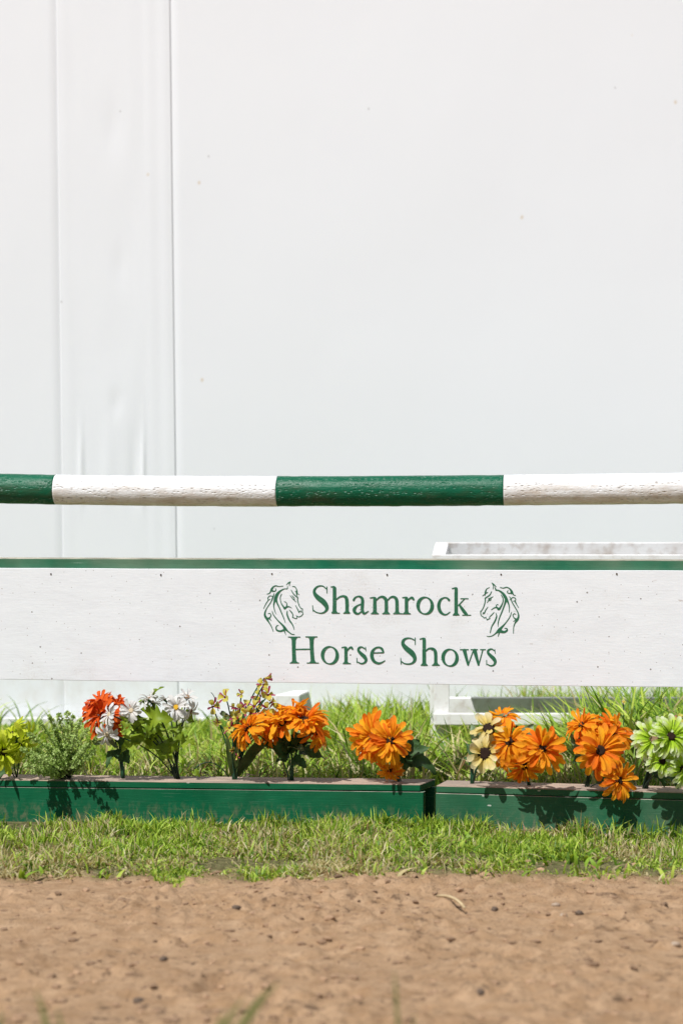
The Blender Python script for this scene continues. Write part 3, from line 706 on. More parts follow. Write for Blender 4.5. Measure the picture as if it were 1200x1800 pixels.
def jump_standard(u, label):
    """upright post with foot and pole cup at an end of the jump, carries pole and board"""
    o = empty('jump_standard', FR.O + FR.u * u + FR.v * 0.18, label, 'jump standard', 'standards at the ends of the jump')
    o.rotation_euler = (0, 0, -FR.th)
    slab('post', box8(-0.045, 0.045, -0.045, 0.045, 0.06, 1.55), M['whitewood'], o, 0.004)
    slab('foot', box8(-0.045, 0.045, -0.40, 0.40, -0.01, 0.06), M['whitewood'], o, 0.004)
    slab('foot', box8(-0.30, 0.30, -0.0449, 0.0449, 0.0601, 0.10), M['whitewood'], o, 0.004)
    slab('pole_cup', box8(-0.04, 0.04, -0.155, -0.046, 0.945, 0.962), M['nail'], o, 0.003)
for u_, s_ in ((-1.74, 'left'), (1.74, 'right')):
    jump_standard(u_, 'white jump standard holding the %s end of the striped pole' % s_)

# ------------------------------------------------------------------ green flower boxes
ZT = 0.135
LB = Frame((738 - 600) / FPX * 6.32, 6.32, 0.084)
RB = Frame((766 - 600) / FPX * 6.294, 6.294, 0.207)
def skew(x0, x1, y0, y1, z0, z1, s0, s1):
    return [(x0 + s0 * y0, y0, z0), (x1 + s1 * y0, y0, z0), (x1 + s1 * y1, y1, z0), (x0 + s0 * y1, y1, z0),
            (x0 + s0 * y0, y0, z1), (x1 + s1 * y0, y0, z1), (x1 + s1 * y1, y1, z1), (x0 + s0 * y1, y1, z1)]
def flower_box(fr, u0, u1, s0, s1, label, mat, proud):
    o = empty('flower_box', label=label, cat='flower box', group='green flower boxes under the jump'); fr.place(o)
    slab('top_plank', skew(u0, u1, 0.0, 0.135, ZT - 0.0215, ZT, s0, s1), [mat, M['wood'], M['dark']], o, 0.0022, 2, top_mat=1, edge_mat=1)
    a, b = (u0, u1 + 0.009) if u1 <= 0.001 else (u0 - 0.001, u1)
    slab('front_board', skew(a, b, proud, proud + 0.02, -0.02, ZT - 0.0235, s0, s1), [mat, M['edge']], o, 0.0016, 2, edge_mat=1)
    slab('back_board', skew(a, b - 0.004, 0.11, 0.13, -0.02, ZT - 0.0235, s0, s1), [mat], o, 0.002, 2)
    for uu in np.arange(0.35, abs(u1 - u0), 0.75):
        c = (u1 - uu) if u1 <= 0.001 else (u0 + uu)
        slab('inner_block', box8(c, c + 0.04, proud + 0.0215, 0.1085, 0.0, ZT - 0.024), M['wood'], o, 0.002, 1)
flower_box(LB, -1.75, 0.0, 0.0, 0.32, 'dark green flower box on the left, its open end showing', M['box'], 0.0022)
flower_box(RB, 0.0, 1.35, 0.10, 0.0, 'dusty green flower box on the right, angled towards the camera', M['boxdust'], -0.0012)

# ------------------------------------------------------------------ white wooden things behind the jump
def trough_stand():
    Y = 7.55
    c = P(759, 975, Y)
    o = empty('white_trough_stand', (c.x, Y, 0), 'long white wooden trough on legs standing behind the board at right', 'trough')
    zf = c.z; zb = 1 + (900 - 953.5) / FPX * (Y + 0.42)
    L = 1.9; sk = -0.03
    slab('front_side', [(0, 0, zf - 0.16), (L, 0, zf - 0.16), (L, .024, zf - 0.16), (0, .024, zf - 0.16), (0, 0, zf), (L, 0, zf), (L, .024, zf), (0, .024, zf)], M['whitewood'], o, 0.003)
    slab('back_side', [(0.033, .46, zf - 0.16), (L, .46, zf - 0.16), (L, .49, zf - 0.16), (0.033, .49, zf - 0.16), (.033, .3985, zb), (L, .3985, zb), (L, .43, zb), (.033, .43, zb)], M['muddywood'], o, 0.004)
    slab('end_side', [(0.001, .0245, zf - 0.159), (.052, .0245, zf - 0.159), (.084, .3975, zf - 0.159), (.032, .3975, zf - 0.159),
                      (.001, .0245, zf - .001), (.052, .0245, zf - .001), (.084, .3975, zb - .001), (.032, .3975, zb - .001)], M['whitewood'], o, 0.003)
    slab('trough_floor', box8(0.0855, L, 0.0245, 0.3975, zf - 0.155, zf - 0.14), M['greywood'], o, 0.002)
    # legs, lower rail and foot board
    q = P(763, 1252, Y)
    w = (790 - 763) / FPX * Y
    for x in (q.x - c.x, L - w - 0.02):
        for y in (0.026, 0.36):
            slab('leg', box8(x, x + w, y, y + 0.036, 0.0, zf - 0.161), M['whitewood'], o, 0.003)
    zr = 1 + (900 - 1226) / FPX * (Y + 0.37)
    slab('lower_rail', box8(q.x - c.x + w + 0.002, L - w - 0.024, 0.345, 0.40, zr - 0.075, zr), M['greywood'], o, 0.003)
    zk = 1 + (900 - 1254) / FPX * Y
    slab('foot_board', box8(q.x - c.x - 0.002, L, -0.004, 0.024, zk - 0.045, zk), M['whitewood'], o, 0.004)
trough_stand()

def wood_block():
    Y = 8.35
    a = P(505, 1221, Y); b = P(527, 1221, Y); c = P(543, 1214, Y + 0.16)
    z = a.z
    x0 = a.x; x1 = b.x
    slabv = [(x0 - 0.10, Y, 0), (x1 + 0.0, Y, 0), (x1 + 0.085, Y + .2, 0), (x0 - 0.02, Y + .2, 0),
             (x0 - 0.05, Y, z), (x1, Y, z), (c.x, Y + .16, z + 0.003), (x0 + 0.02, Y + .16, z + 0.003)]
    base = Vector((x0, Y, 0))
    o = slab('wooden_block', [Vector(v) - base for v in slabv], M['greywood'], None, 0.006, 2)
    o.location = base
    tag(o, 'short white wooden block with sloping sides standing in the grass behind the orange flowers', 'block')
wood_block()

# ------------------------------------------------------------------ grass
def blades(name, root, H, W, az, lean, face, col, droop=None, label=None, cat='grass', kind='stuff', mat=None, nl=3, parent=None):
    """curved, tapering leaf blades, all in one mesh"""
    n = len(H)
    d = np.stack([np.cos(az), np.sin(az), np.zeros(n)], 1)
    s = np.stack([np.cos(face), np.sin(face), np.zeros(n)], 1)
    V = np.zeros((n, 2 * nl + 1, 3)); C = np.zeros((n, 2 * nl + 1, 4)); C[..., 3] = 1
    dr = droop if droop is not None else np.zeros(n)
    for k in range(nl + 1):
        t = k / nl
        hor = lean * H * (t ** 1.8)
        ver = H * (t - 0.38 * np.minimum(lean, 1.3) * t ** 2 - dr * t ** 3)
        c = root + d * hor[:, None]; c[:, 2] += ver
        w = W * (1 - 0.55 * t ** 2) * 0.5 * (0.75 + 0.5 * math.sin(math.pi * min(t + .15, 1)))
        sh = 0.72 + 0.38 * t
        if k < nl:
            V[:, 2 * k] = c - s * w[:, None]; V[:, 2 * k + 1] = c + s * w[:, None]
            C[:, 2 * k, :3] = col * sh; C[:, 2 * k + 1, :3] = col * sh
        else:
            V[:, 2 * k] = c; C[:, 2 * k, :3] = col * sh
    nv = 2 * nl + 1
    loops = []; starts = []; 
    b = np.arange(n)[:, None] * nv
    per = []; ls = []
    for k in range(nl - 1): per += [2 * k, 2 * k + 1, 2 * k + 3, 2 * k + 2]; ls.append(4)
    per += [2 * nl - 2, 2 * nl - 1, 2 * nl]; ls.append(3)
    loops = (b + np.array(per)[None]).ravel().astype(np.int32)
    sz = np.tile(np.array(ls), n); starts = np.concatenate([[0], np.cumsum(sz)[:-1]]).astype(np.int32)
    me = bpy.data.meshes.new(name)
    me.vertices.add(n * nv); me.vertices.foreach_set('co', V.ravel())
    me.loops.add(len(loops)); me.loops.foreach_set('vertex_index', loops)
    me.polygons.add(len(starts)); me.polygons.foreach_set('loop_start', starts)
    at = me.color_attributes.new('Col', 'FLOAT_COLOR', 'POINT'); at.data.foreach_set('color', C.ravel())
    me.update(calc_edges=True)
    me.materials.append(mat or M['grass'])
    o = link(bpy.data.objects.new(name, me), parent)
    return tag(o, label, cat, kind=kind)

def grass_cols(n, dry, X=None, Y=None):
    pal = np.array([(0.23, 0.38, 0.028), (0.35, 0.50, 0.055), (0.11, 0.22, 0.018), (0.46, 0.57, 0.09)])
    c = pal[RNG.integers(0, len(pal), n)] * RNG.uniform(0.75, 1.2, (n, 1))
    st = np.array([(0.55, 0.47, 0.24), (0.42, 0.35, 0.17), (0.60, 0.54, 0.33), (0.34, 0.19, 0.10)])[RNG.choice(4, n, p=[.4, .3, .25, .05])] * RNG.uniform(0.8, 1.15, (n, 1))
    m = RNG.uniform(0, 1, n) < dry
    return np.where(m[:, None], st, c)

def front_edge(X):        # where the turf ends and the bare dirt begins
    return 5.40 + 0.10 * fbm(X * 1.7 + 2, X * 0 + 4.4, 51, 2) + 0.16 * fbm(X * 9, X * 0 + 1.1, 55, 3)

def grass_front():
    n = 150000
    X = RNG.uniform(-1.75, 1.75, n); Y = RNG.uniform(5.1, 6.36, n)
    inbox = np.minimum(6.31 - (X - 0.25) * 0.084 * (X < 0.27), 9)
    lim = np.where(X < 0.27, 6.325 - (X - 0.249) * 0.084, 6.30 - (X - 0.2985) * 0.207) - 0.012
    e = front_edge(X)
    dens = np.clip((Y - e + 0.06) / 0.12, 0, 1) * np.clip(0.70 + 2.0 * fbm(X * 6, Y * 8, 61, 3), 0.12, 1)
    k = (RNG.uniform(0, 1, n) < dens) & (Y < lim)
    X, Y = X[k], Y[k]; n = len(X); e = e[k]; lim = lim[k]
    t = np.clip((Y - e) / 0.75, 0, 1)
    near = np.exp(-((lim - Y) / 0.09) ** 2)
    H = (0.020 + 0.020 * t + 0.020 * near) * RNG.gamma(5, 0.2, n) * (1 + 1.3 * np.clip(fbm(X * 5, Y * 6, 67, 3), -.5, .9) * 1.3)
    H = np.minimum(H, RNG.uniform(0.06, 0.09, n))
    W = RNG.uniform(0.0024, 0.0052, n)
    az = RNG.uniform(0, 2 * np.pi, n); lean = RNG.gamma(2.2, 0.33, n) * (1.35 - 0.6 * t)
    # blades near the boxes may not lean through the board
    back = (Y + np.sin(az) * lean * H > lim); az = np.where(back, -np.abs(az - np.pi), az)
    dry = np.clip(0.28 - 0.06 * t + 0.9 * fbm(X * 3.5, Y * 5, 69, 3) + 0.22 * (1 - np.clip(t * 3, 0, 1)), 0.06, 0.85)
    root = np.stack([X, Y, ground_z(X, Y) - 0.004], 1)
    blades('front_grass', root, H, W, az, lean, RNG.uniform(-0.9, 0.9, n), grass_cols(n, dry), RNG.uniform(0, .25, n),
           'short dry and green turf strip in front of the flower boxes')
    # broad weed leaves lying in the strip
    n = 900
    X = RNG.uniform(-1.6, 1.6, n); Y = RNG.uniform(5.42, 6.1, n)
    k = fbm(X * 3, Y * 3, 93, 2) > 0.05; X, Y = X[k], Y[k]; n = len(X)
    blades('weed_leaves', np.stack([X, Y, ground_z(X, Y)], 1), RNG.uniform(0.025, 0.06, n), RNG.uniform(0.007, 0.013, n), RNG.uniform(0, 6.28, n), RNG.uniform(0.5, 1.6, n), RNG.uniform(-1.2, 1.2, n),
           grass_cols(n, 0.12), RNG.uniform(0, .2, n), 'broad low weed leaves scattered through the front turf', 'weeds', nl=4)

def gx(X, Y): return 600 + X / Y * FPX
def grass_back():
    n = 105000
    X = RNG.uniform(-2.6, 2.6, n); Y = 6.50 + 2.62 * RNG.uniform(0, 1, n)
    k = (np.abs(X) < 0.26 * Y + 0.15); X, Y = X[k], Y[k]
    Xs = np.where(X < 0.27, 6.325 - (X - 0.249) * 0.084, 6.30 - (X - 0.2985) * 0.207) + 0.165
    k = Y > Xs; X, Y = X[k], Y[k]
    px = gx(X, Y)
    dens = np.clip(0.7 + 1.2 * fbm(X * 2.5, Y * 2.5, 101, 3), 0.15, 1) * np.where(px < 330, 0.75, 1.0)
    instand = (X > 0.36) & (Y > 7.5) & (Y < 8.05); k = (RNG.uniform(0, 1, len(X)) < dens) & (~instand | (RNG.uniform(0, 1, len(X)) < 0.35)); X, Y, px = X[k], Y[k], px[k]
    n = len(X)
    hp = np.interp(px, [-200, 0, 330, 430, 560, 640, 760, 900, 1000, 1200, 1500], [.08, .08, .065, .09, .13, .17, .16, .155, .22, .27, .27])
    near = np.clip((Y - 6.55) / 0.45, 0.3, 1)
    H = hp * near * (1.75 - 0.75 * np.clip((Y - 7.2) / 1.6, 0, 1)) * RNG.uniform(0.35, 1.45, n) * (1 + 0.9 * np.clip(fbm(X * 2, Y * 2, 105, 2), -.5, .6))
    H = np.minimum(H, RNG.uniform(0.25, 0.40, n))
    W = RNG.uniform(0.0035, 0.0095, n)
    az = RNG.uniform(0, 6.28, n); lean = np.minimum(RNG.gamma(2.4, 0.36, n), 1.5)
    az = np.where((Y < 7.2) & (np.sin(az) < 0), -az, az)
    dry = np.clip(0.07 + 0.35 * fbm(X * 2, Y * 2.5, 109, 2) + 0.30 * np.clip((7.7 - Y) / 0.5, 0, 1), 0.03, 0.6)
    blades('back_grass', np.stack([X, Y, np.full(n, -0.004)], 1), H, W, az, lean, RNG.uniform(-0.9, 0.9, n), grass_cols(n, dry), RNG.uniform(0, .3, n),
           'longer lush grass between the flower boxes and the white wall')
    # tall broad blades, thickest at the right below the board
    n = 520
    px = np.concatenate([RNG.uniform(860, 1000, 90), RNG.uniform(985, 1330, 1500), RNG.uniform(640, 900, 320), RNG.uniform(-60, 640, 120)])
    n = len(px); Y = np.where(px > 880, RNG.uniform(6.85, 7.48, n), np.where(px < 640, RNG.uniform(7.9, 9.0, n), RNG.uniform(7.0, 7.5, n)))
    X = (px - 600) / FPX * Y
    az = RNG.uniform(0, 6.28, n); az = np.where(np.sin(az) < -0.35, -az, az)
    H = np.where(px > 880, RNG.uniform(0.16, 0.36, n) + 0.19 * np.clip((px - 960) / 100, 0, 1), np.where(px < 640, RNG.uniform(0.10, 0.24, n) + 0.10 * (px < 70), np.where(RNG.uniform(0, 1, n) < 0.7, RNG.uniform(0.10, 0.22, n), RNG.uniform(0.2, 0.34, n))))
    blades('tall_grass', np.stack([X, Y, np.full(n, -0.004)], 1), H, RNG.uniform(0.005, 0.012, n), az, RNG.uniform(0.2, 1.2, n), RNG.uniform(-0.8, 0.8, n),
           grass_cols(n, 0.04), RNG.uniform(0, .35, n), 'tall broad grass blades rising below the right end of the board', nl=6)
grass_front()
grass_back()

def foreground_tuft(specs, label):
    """grass stalks close to the camera, out of focus; specs: (root px, tip px, tip py, depth, width, bend)"""
    o = None
    for i, (px0, px1, py1, Y, w) in enumerate(specs):
        a = Vector(((px0 - 600) / FPX * Y, Y, 0)); b = P(px1, py1, Y)
        if o is None:
            o = empty('grass_tuft', (a.x, a.y, 0), label, 'grass tuft', 'blurred grass tufts nearest the camera'); base = a.copy()
        mid = Vector((a.x + (b.x - a.x) * 0.30, Y, b.z * 0.78))
        pts = bez(a, mid, b, 12)
        V, F = [], []
        for k, p in enumerate(pts):
            t = k / 11; ww = w * (0.55 + 0.9 * t) * (1 if t < 0.75 else max(0.05, (1 - t) / 0.25)) * 0.5
            tn = (pts[min(k + 1, 11)] - pts[max(k - 1, 0)]).normalized()
            sd = tn.cross(Vector((0, 1, 0))).normalized()
            V += [p - base - sd * ww, p - base + Vector((0, -ww * 0.3, 0)), p - base + sd * ww]
            if k: q = 3 * k; F += [(q - 3, q - 2, q + 1, q), (q - 2, q - 1, q + 2, q + 1)]
        mesh_obj('blade', V, F, M['fgblade'], o, True)
M['fgblade'] = mat_leaf('dry_grass_blade', (0.17, 0.20, 0.06), (0.26, 0.25, 0.11), 0.3)
foreground_tuft([(310, 492, 1724, 2.7, 0.013), (300, 430, 1752, 2.65, 0.011), (335, 395, 1775, 2.75, 0.009)], 'blurred grass tuft at the bottom edge, arching to the right')
foreground_tuft([(125, 62, 1738, 2.7, 0.009), (140, 100, 1770, 2.72, 0.008), (-8, 2, 1772, 2.7, 0.010)], 'blurred grass tuft in the bottom left corner')
foreground_tuft([(705, 692, 1700, 2.9, 0.005), (712, 730, 1775, 2.9, 0.004)], 'thin faint grass stalk at the bottom, right of centre')

# ------------------------------------------------------------------ clods, stones, straw on the dirt
def lump_mesh(name, r, seed, sub=1, flat=0.7):
    bm = bmesh.new(); bmesh.ops.create_icosphere(bm, subdivisions=sub, radius=r)
    rr = random.Random(seed)
    for v in bm.verts:
        v.co *= rr.uniform(0.7, 1.25); v.co.z *= flat
    return bm
def clods():
    V, F = [], []
    protos = []
    for s in range(10):
        bm = lump_mesh('c', 1.0, s, 1, 0.7); protos.append((np.array([v.co[:] for v in bm.verts]), [[v.index for v in f.verts] for f in bm.faces])); bm.free()
    n = 0; allV = []; allF = []
    cy_ = [random.uniform(3.2, 5.7) for i in range(7000)]
    cx_ = [random.uniform(-1, 1) * (0.19 * y + 0.4) for y in cy_]
    cz_ = ground_z(np.array(cx_), np.array(cy_))
    for i in range(7000):
        x, y = cx_[i], cy_[i]
        r = 0.0016 + 0.011 * random.random() ** 8
        gz = float(cz_[i])
        pv, pf = random.choice(protos)
        an = random.uniform(0, 6.28); c, s = math.cos(an), math.sin(an)
        q = pv * r * np.array([random.uniform(.8, 1.5), 1, random.uniform(.6, 1)])
        q = np.stack([q[:, 0] * c - q[:, 1] * s + x, q[:, 0] * s + q[:, 1] * c + y, q[:, 2] + r * 0.10 + gz], 1)
        allV.append(q); allF += [[k + n for k in f] for f in pf]; n += len(pv)
    o = mesh_obj('dirt_clods', np.concatenate(allV), allF, M['clod'], None, False)
    tag(o, 'loose crumbs and clods scattered over the bare dirt', 'dirt clods', kind='stuff')
clods()
def gpoint(px, py): 
    Y = FPX / (py - 900); return Vector(((px - 600) / FPX * Y, Y, 0))
for px, py, rpx, m, lab in (
        (415, 1606, 8, 'stonegrey', 'dark grey stone on the dirt below the left flower box'),
        (1017, 1612, 9, 'stonegrey', 'dark rounded stone on the dirt at the right'),
        (868, 1601, 8, 'stonegrey', 'dark clod beside the straw stalk on the dirt'),
        (976, 1596, 8, 'stonepale', 'pale upright pebble on the dirt near the turf'),
        (991, 1621, 7, 'stonepale', 'small whitish pebble in front of the pale upright one'),
        (844, 1761, 9, 'stonegrey', 'blurred dark clod near the bottom edge at the right'),
        (288, 1690, 9, 'stonegrey', 'blurred dark clod at mid dirt, left of centre'),
        (244, 1764, 10, 'stonegrey', 'blurred dark clod near the bottom left'),
        (300, 1752, 7, 'clod', 'brown clod on the dirt left of the arching grass tuft'),
        (1187, 1668, 8, 'stonepale', 'pale tan stone at the right edge of the dirt'),
        (1068, 1463, 11, 'stonepale', 'pinkish stone lying against the right flower box')):
    g = gpoint(px, py); r = rpx / FPX * g.y
    if py < 1500: g.y = 6.10; g.x = (px - 600) / FPX * g.y; r = rpx / FPX * g.y
    bm = lump_mesh('stone', r * 1.05, int(px), 1, 0.6)
    bmesh.ops.subdivide_edges(bm, edges=list(bm.edges), cuts=1, smooth=0.4, fractal=0.5, seed=int(px))
    o = bm_obj('stone', bm, M[m], None, True); o.location = (g.x, g.y, r * 0.18 + float(ground_z(np.array([g.x]), np.array([g.y]))[0]))
    tag(o, lab, 'stone', 'stones on the dirt')
a, b = gpoint(768, 1588), gpoint(816, 1608)
mid = (a + b) / 2; 
V, F = tube_data(bez(a - mid + Vector((0, 0, .014)), Vector((0.01, 0, .034)), b - mid + Vector((0, 0, .012)), 8), 0.0035, 6)
o = mesh_obj('straw_stalk', V, F, M['straw'], None, True); o.location = mid + Vector((0, 0, float(ground_z(np.array([mid.x]), np.array([mid.y]))[0])))
tag(o, 'bent pale straw stalk lying on the dirt right of centre', 'straw')

# ------------------------------------------------------------------ artificial flowers
def petal_mesh(name, mat, wid, curl, cup, tip=0.0, twist=0.0, base=0.3, nu=7, nv=4, notch=0.0):
    V, F = [], []
    TS = (0, .16, .36, .56, .74, .86, .94, .985, 1.0)
    nu = len(TS) - 1
    for i in range(nu + 1):
        t = TS[i]
        w = wid * (base + (1 - base) * min(1, t / 0.7) ** 1.1) * (math.sqrt(max(0, 1 - ((t - 0.80) / 0.202) ** 2)) if t > 0.80 else 1)
        w = max(w, wid * 0.12)
        z = 0.10 * math.sin(math.pi * t) - curl * t ** 2.2 + tip * max(0, t - 0.6) ** 1.5
        for j in range(nv + 1):
            s = j / nv * 2 - 1
            V.append((0.20 + 0.80 * t - notch * (1 - abs(s)) * (t > 0.95) * 0.05, s * w * 0.5 + twist * t * t * 0.12, z + cup * w * (s * s - 0.3) - 0.022 * math.cos(s * math.pi * 3) * math.sin(math.pi * min(t * 1.1, 1))))
    for i in range(nu):
        for j in range(nv):
            k = i * (nv + 1) + j; F.append((k, k + nv + 1, k + nv + 2, k + 1))
    me = bpy.data.meshes.new(name); me.from_pydata(V, [], F); me.materials.append(mat)
    me.polygons.foreach_set('use_smooth', [True] * len(F)); me.update()
    return me

def eye_mesh(name, mat, r, dome=0.5, ring=True):
    """seed head, calyx and a ring of small tufts"""
    bm = bmesh.new()
    bmesh.ops.create_uvsphere(bm, u_segments=14, v_segments=7, radius=r)
    rr = random.Random(3)
    for v in bm.verts:
        k = 1 + rr.uniform(-0.08, 0.08)
        v.co = Vector((v.co.x * k, v.co.y * k, v.co.z * dome * k + 0.07))
        if v.co.z > 0.5 * r * dome and (v.co.x ** 2 + v.co.y ** 2) < (0.5 * r) ** 2: v.co.z -= 0.4 * r * dome
    nf = len(bm.faces)
    if ring:
        for k in range(16):
            a = k / 16 * 6.283; c = Vector((math.cos(a) * r * 1.0, math.sin(a) * r * 1.0, 0.06 + rr.uniform(0, .03)))
            bmesh.ops.create_cone(bm, cap_ends=False, segments=4, radius1=r * 0.16, radius2=0.0, depth=r * 0.7,
                                  matrix=Matrix.Translation(c) @ Matrix.Rotation(rr.uniform(-.5, .5), 4, 'X') @ Matrix.Rotation(rr.uniform(-.5, .5), 4, 'Y'))
    nr = len(bm.faces)
    bmesh.ops.create_cone(bm, cap_ends=True, segments=10, radius1=r * 0.35, radius2=r * 1.05, depth=0.22, matrix=Matrix.Translation((0, 0, -0.10)))
    bm.faces.ensure_lookup_table()
    for i, f in enumerate(bm.faces):
        f.material_index = 0 if i < nr else 1
        f.smooth = True
    me = bpy.data.meshes.new(name); bm.to_mesh(me); bm.free()
    me.materials.append(mat); me.materials.append(M['calyx'])
    return me

def petset(m, wid, base=0.3, big=0.0):
    return [petal_mesh('petal', M[m], wid, 0.10, 0.16, 0, 0.0, base), petal_mesh('petal', M[m], wid * 1.1, 0.24, 0.10, 0, 0.6, base),
            petal_mesh('petal', M[m], wid * 0.92, -0.06, 0.24, 0.4, -0.5, base), petal_mesh('petal', M[m], wid, 0.36, 0.14, 0.3, 0.3, base)]
KIND = dict(
    orange=dict(p=petset('orange', 0.22), e=eye_mesh('flower_head', M['brown'], 0.22, 0.8), layers=[(27, 1.12, 3), (21, 0.94, 12), (9, 0.70, 21)]),
    orange_pale_eye=dict(p=petset('orange', 0.22), e=eye_mesh('flower_head', M['eyelight'], 0.21, 0.8), layers=[(27, 1.12, 3), (21, 0.93, 13), (13, 0.62, 22)]),
    redorange=dict(p=petset('redorange', 0.21), e=eye_mesh('flower_head', M['brown'], 0.15), layers=[(26, 1.08, 3), (22, 0.94, 16), (15, 0.70, 32)]),
    lime=dict(p=petset('lime', 0.21), e=eye_mesh('flower_head', M['brown'], 0.20, 0.75), layers=[(26, 1.06, 6), (20, 0.87, 16)]),
    lime_pale_eye=dict(p=petset('lime', 0.21), e=eye_mesh('flower_head', M['eyelight'], 0.20, 0.75), layers=[(26, 1.06, 6), (20, 0.87, 16)]),
    limeyellow=dict(p=petset('limeyellow', 0.22), e=eye_mesh('flower_head', M['brown'], 0.20, 0.75), layers=[(23, 1.06, 8), (16, 0.84, 18)]),
    cream=dict(p=petset('cream', 0.37, 0.4), e=eye_mesh('flower_head', M['brown'], 0.33, 0.6), layers=[(10, 1.0, 4), (7, 0.88, 16)]),
    daisy=dict(p=petset('daisy', 0.32, 0.4), e=eye_mesh('flower_head', M['eyecream'], 0.24, 0.5, False), layers=[(17, 1.14, 8)]),
    daisy_yellow=dict(p=petset('daisy', 0.32, 0.4), e=eye_mesh('flower_head', M['eyeyellow'], 0.26, 0.5, False), layers=[(18, 1.14, 8)]),
    daisy_dark=dict(p=petset('daisy', 0.30, 0.35), e=eye_mesh('flower_head', M['eyelight'], 0.28, 0.6, False), layers=[(18, 1.08, 12)]),
    orchid=dict(p=[petal_mesh('petal', M['orchid'], 0.85, 0.2, 0.3, 0, 0.2, 0.4), petal_mesh('petal', M['magenta'], 0.26, -0.1, 0.3, 0.3, 0.3, 0.4)],
                e=eye_mesh('flower_head', M['magenta'], 0.12, 0.8, False), layers=None),
    wild=dict(p=petset('cream', 0.5), e=eye_mesh('flower_head', M['eyeyellow'], 0.3, 0.5, False), layers=[(6, 1.0, 20)]),
)

def flower_head(kind, pos, nrm, R, parent, seed):
    rr = random.Random(seed)
    K = KIND[kind]
    h = bpy.data.objects.new('flower_head', K['e']); link(h, parent)
    q = Vector(nrm).normalized().to_track_quat('Z', 'Y') @ Quaternion((0, 0, 1), rr.uniform(0, 6.28))
    h.rotation_mode = 'QUATERNION'; h.rotation_quaternion = q
    h.location = pos; h.scale = (R, R, R)
    def pet(me, ang, tilt, ln, z=0.0, wd=1.0):
        p = bpy.data.objects.new('petal', me); link(p, h)
        p.matrix_basis = Matrix.Translation((0, 0, z)) @ Matrix.Rotation(ang, 4, 'Z') @ Matrix.Rotation(-tilt, 4, 'Y') @ Matrix.Rotation(rr.uniform(-.42, .42), 4, 'X') @ Matrix.Diagonal((ln, ln * wd, ln, 1))
    if K['layers'] is None:
        a0 = rr.uniform(0, 6.28)
        for k in range(3): pet(K['p'][0], a0 + k * 2.09 + rr.uniform(-.2, .2), rr.uniform(0.0, 0.7), rr.uniform(0.75, 1.0))
        for k in range(3): pet(K['p'][1], a0 + 1.05 + k * 2.09 + rr.uniform(-.3, .3), rr.uniform(-0.3, 0.8), rr.uniform(0.8, 1.15))
        return h
    for li, (n, ln, tilt) in enumerate(K['layers']):
        for k in range(n):
            t = math.radians(tilt + rr.gauss(0, 14))
            if rr.random() < 0.07: t += math.radians(rr.choice((-35, 40)))
            pet(rr.choice(K['p']), (k + 0.5 * li) / n * 6.283 + rr.gauss(0, 0.07), t, ln * rr.uniform(0.86, 1.08), 0.02 * li, rr.uniform(0.85, 1.15))
    return h

def leaf_mesh(a, b, width, nrm, lobes=0, lobe_amp=0.0, fold=0.35, arch=0.15, seed=0, nu=12, nv=4, strap=False):
    rr = random.Random(seed)
    a, b = Vector(a), Vector(b); ax = (b - a); L = ax.length; ax.normalize()
    nrm = Vector(nrm); sd = nrm.cross(ax)
    if sd.length < 1e-3: sd = ax.cross(Vector((1, 0, 0)))
    sd.normalize(); up = ax.cross(sd).normalized()
    if up.dot(nrm) < 0: up = -up
    ph = rr.uniform(0, 6.28); V, F = [], []
    for i in range(nu + 1):
        t = i / nu
        w = math.sin(math.pi * min(1, 0.04 + 0.96 * t) ** (0.55 if not strap else 0.8)) ** (0.8 if not strap else 0.6)
        wl = w * (1 + lobe_amp * math.sin(lobes * 6.283 * t + ph)); wr = w * (1 + lobe_amp * math.sin(lobes * 6.283 * t + ph + 0.8))
        for j in range(nv + 1):
            s = j / nv * 2 - 1
            ww = (wr if s > 0 else wl) * width * 0.5
            z = arch * L * (math.sin(math.pi * t) - 0.8 * t * t) + fold * ww * abs(s) + 0.12 * width * math.sin(t * 9 + ph + s * 2) * abs(s)
            V.append(a + ax * (L * t + 0.06 * L * abs(s) * (1 - t) * (0 if strap else 1)) + sd * s * ww + up * z)
    for i in range(nu):
        for j in range(nv):
            k = i * (nv + 1) + j; F.append((k, k + nv + 1, k + nv + 2, k + 1))
    return V, F

def box_depth(px):
    fr = LB if px < 755 else RB
    return fr.depth(px, 0.068)

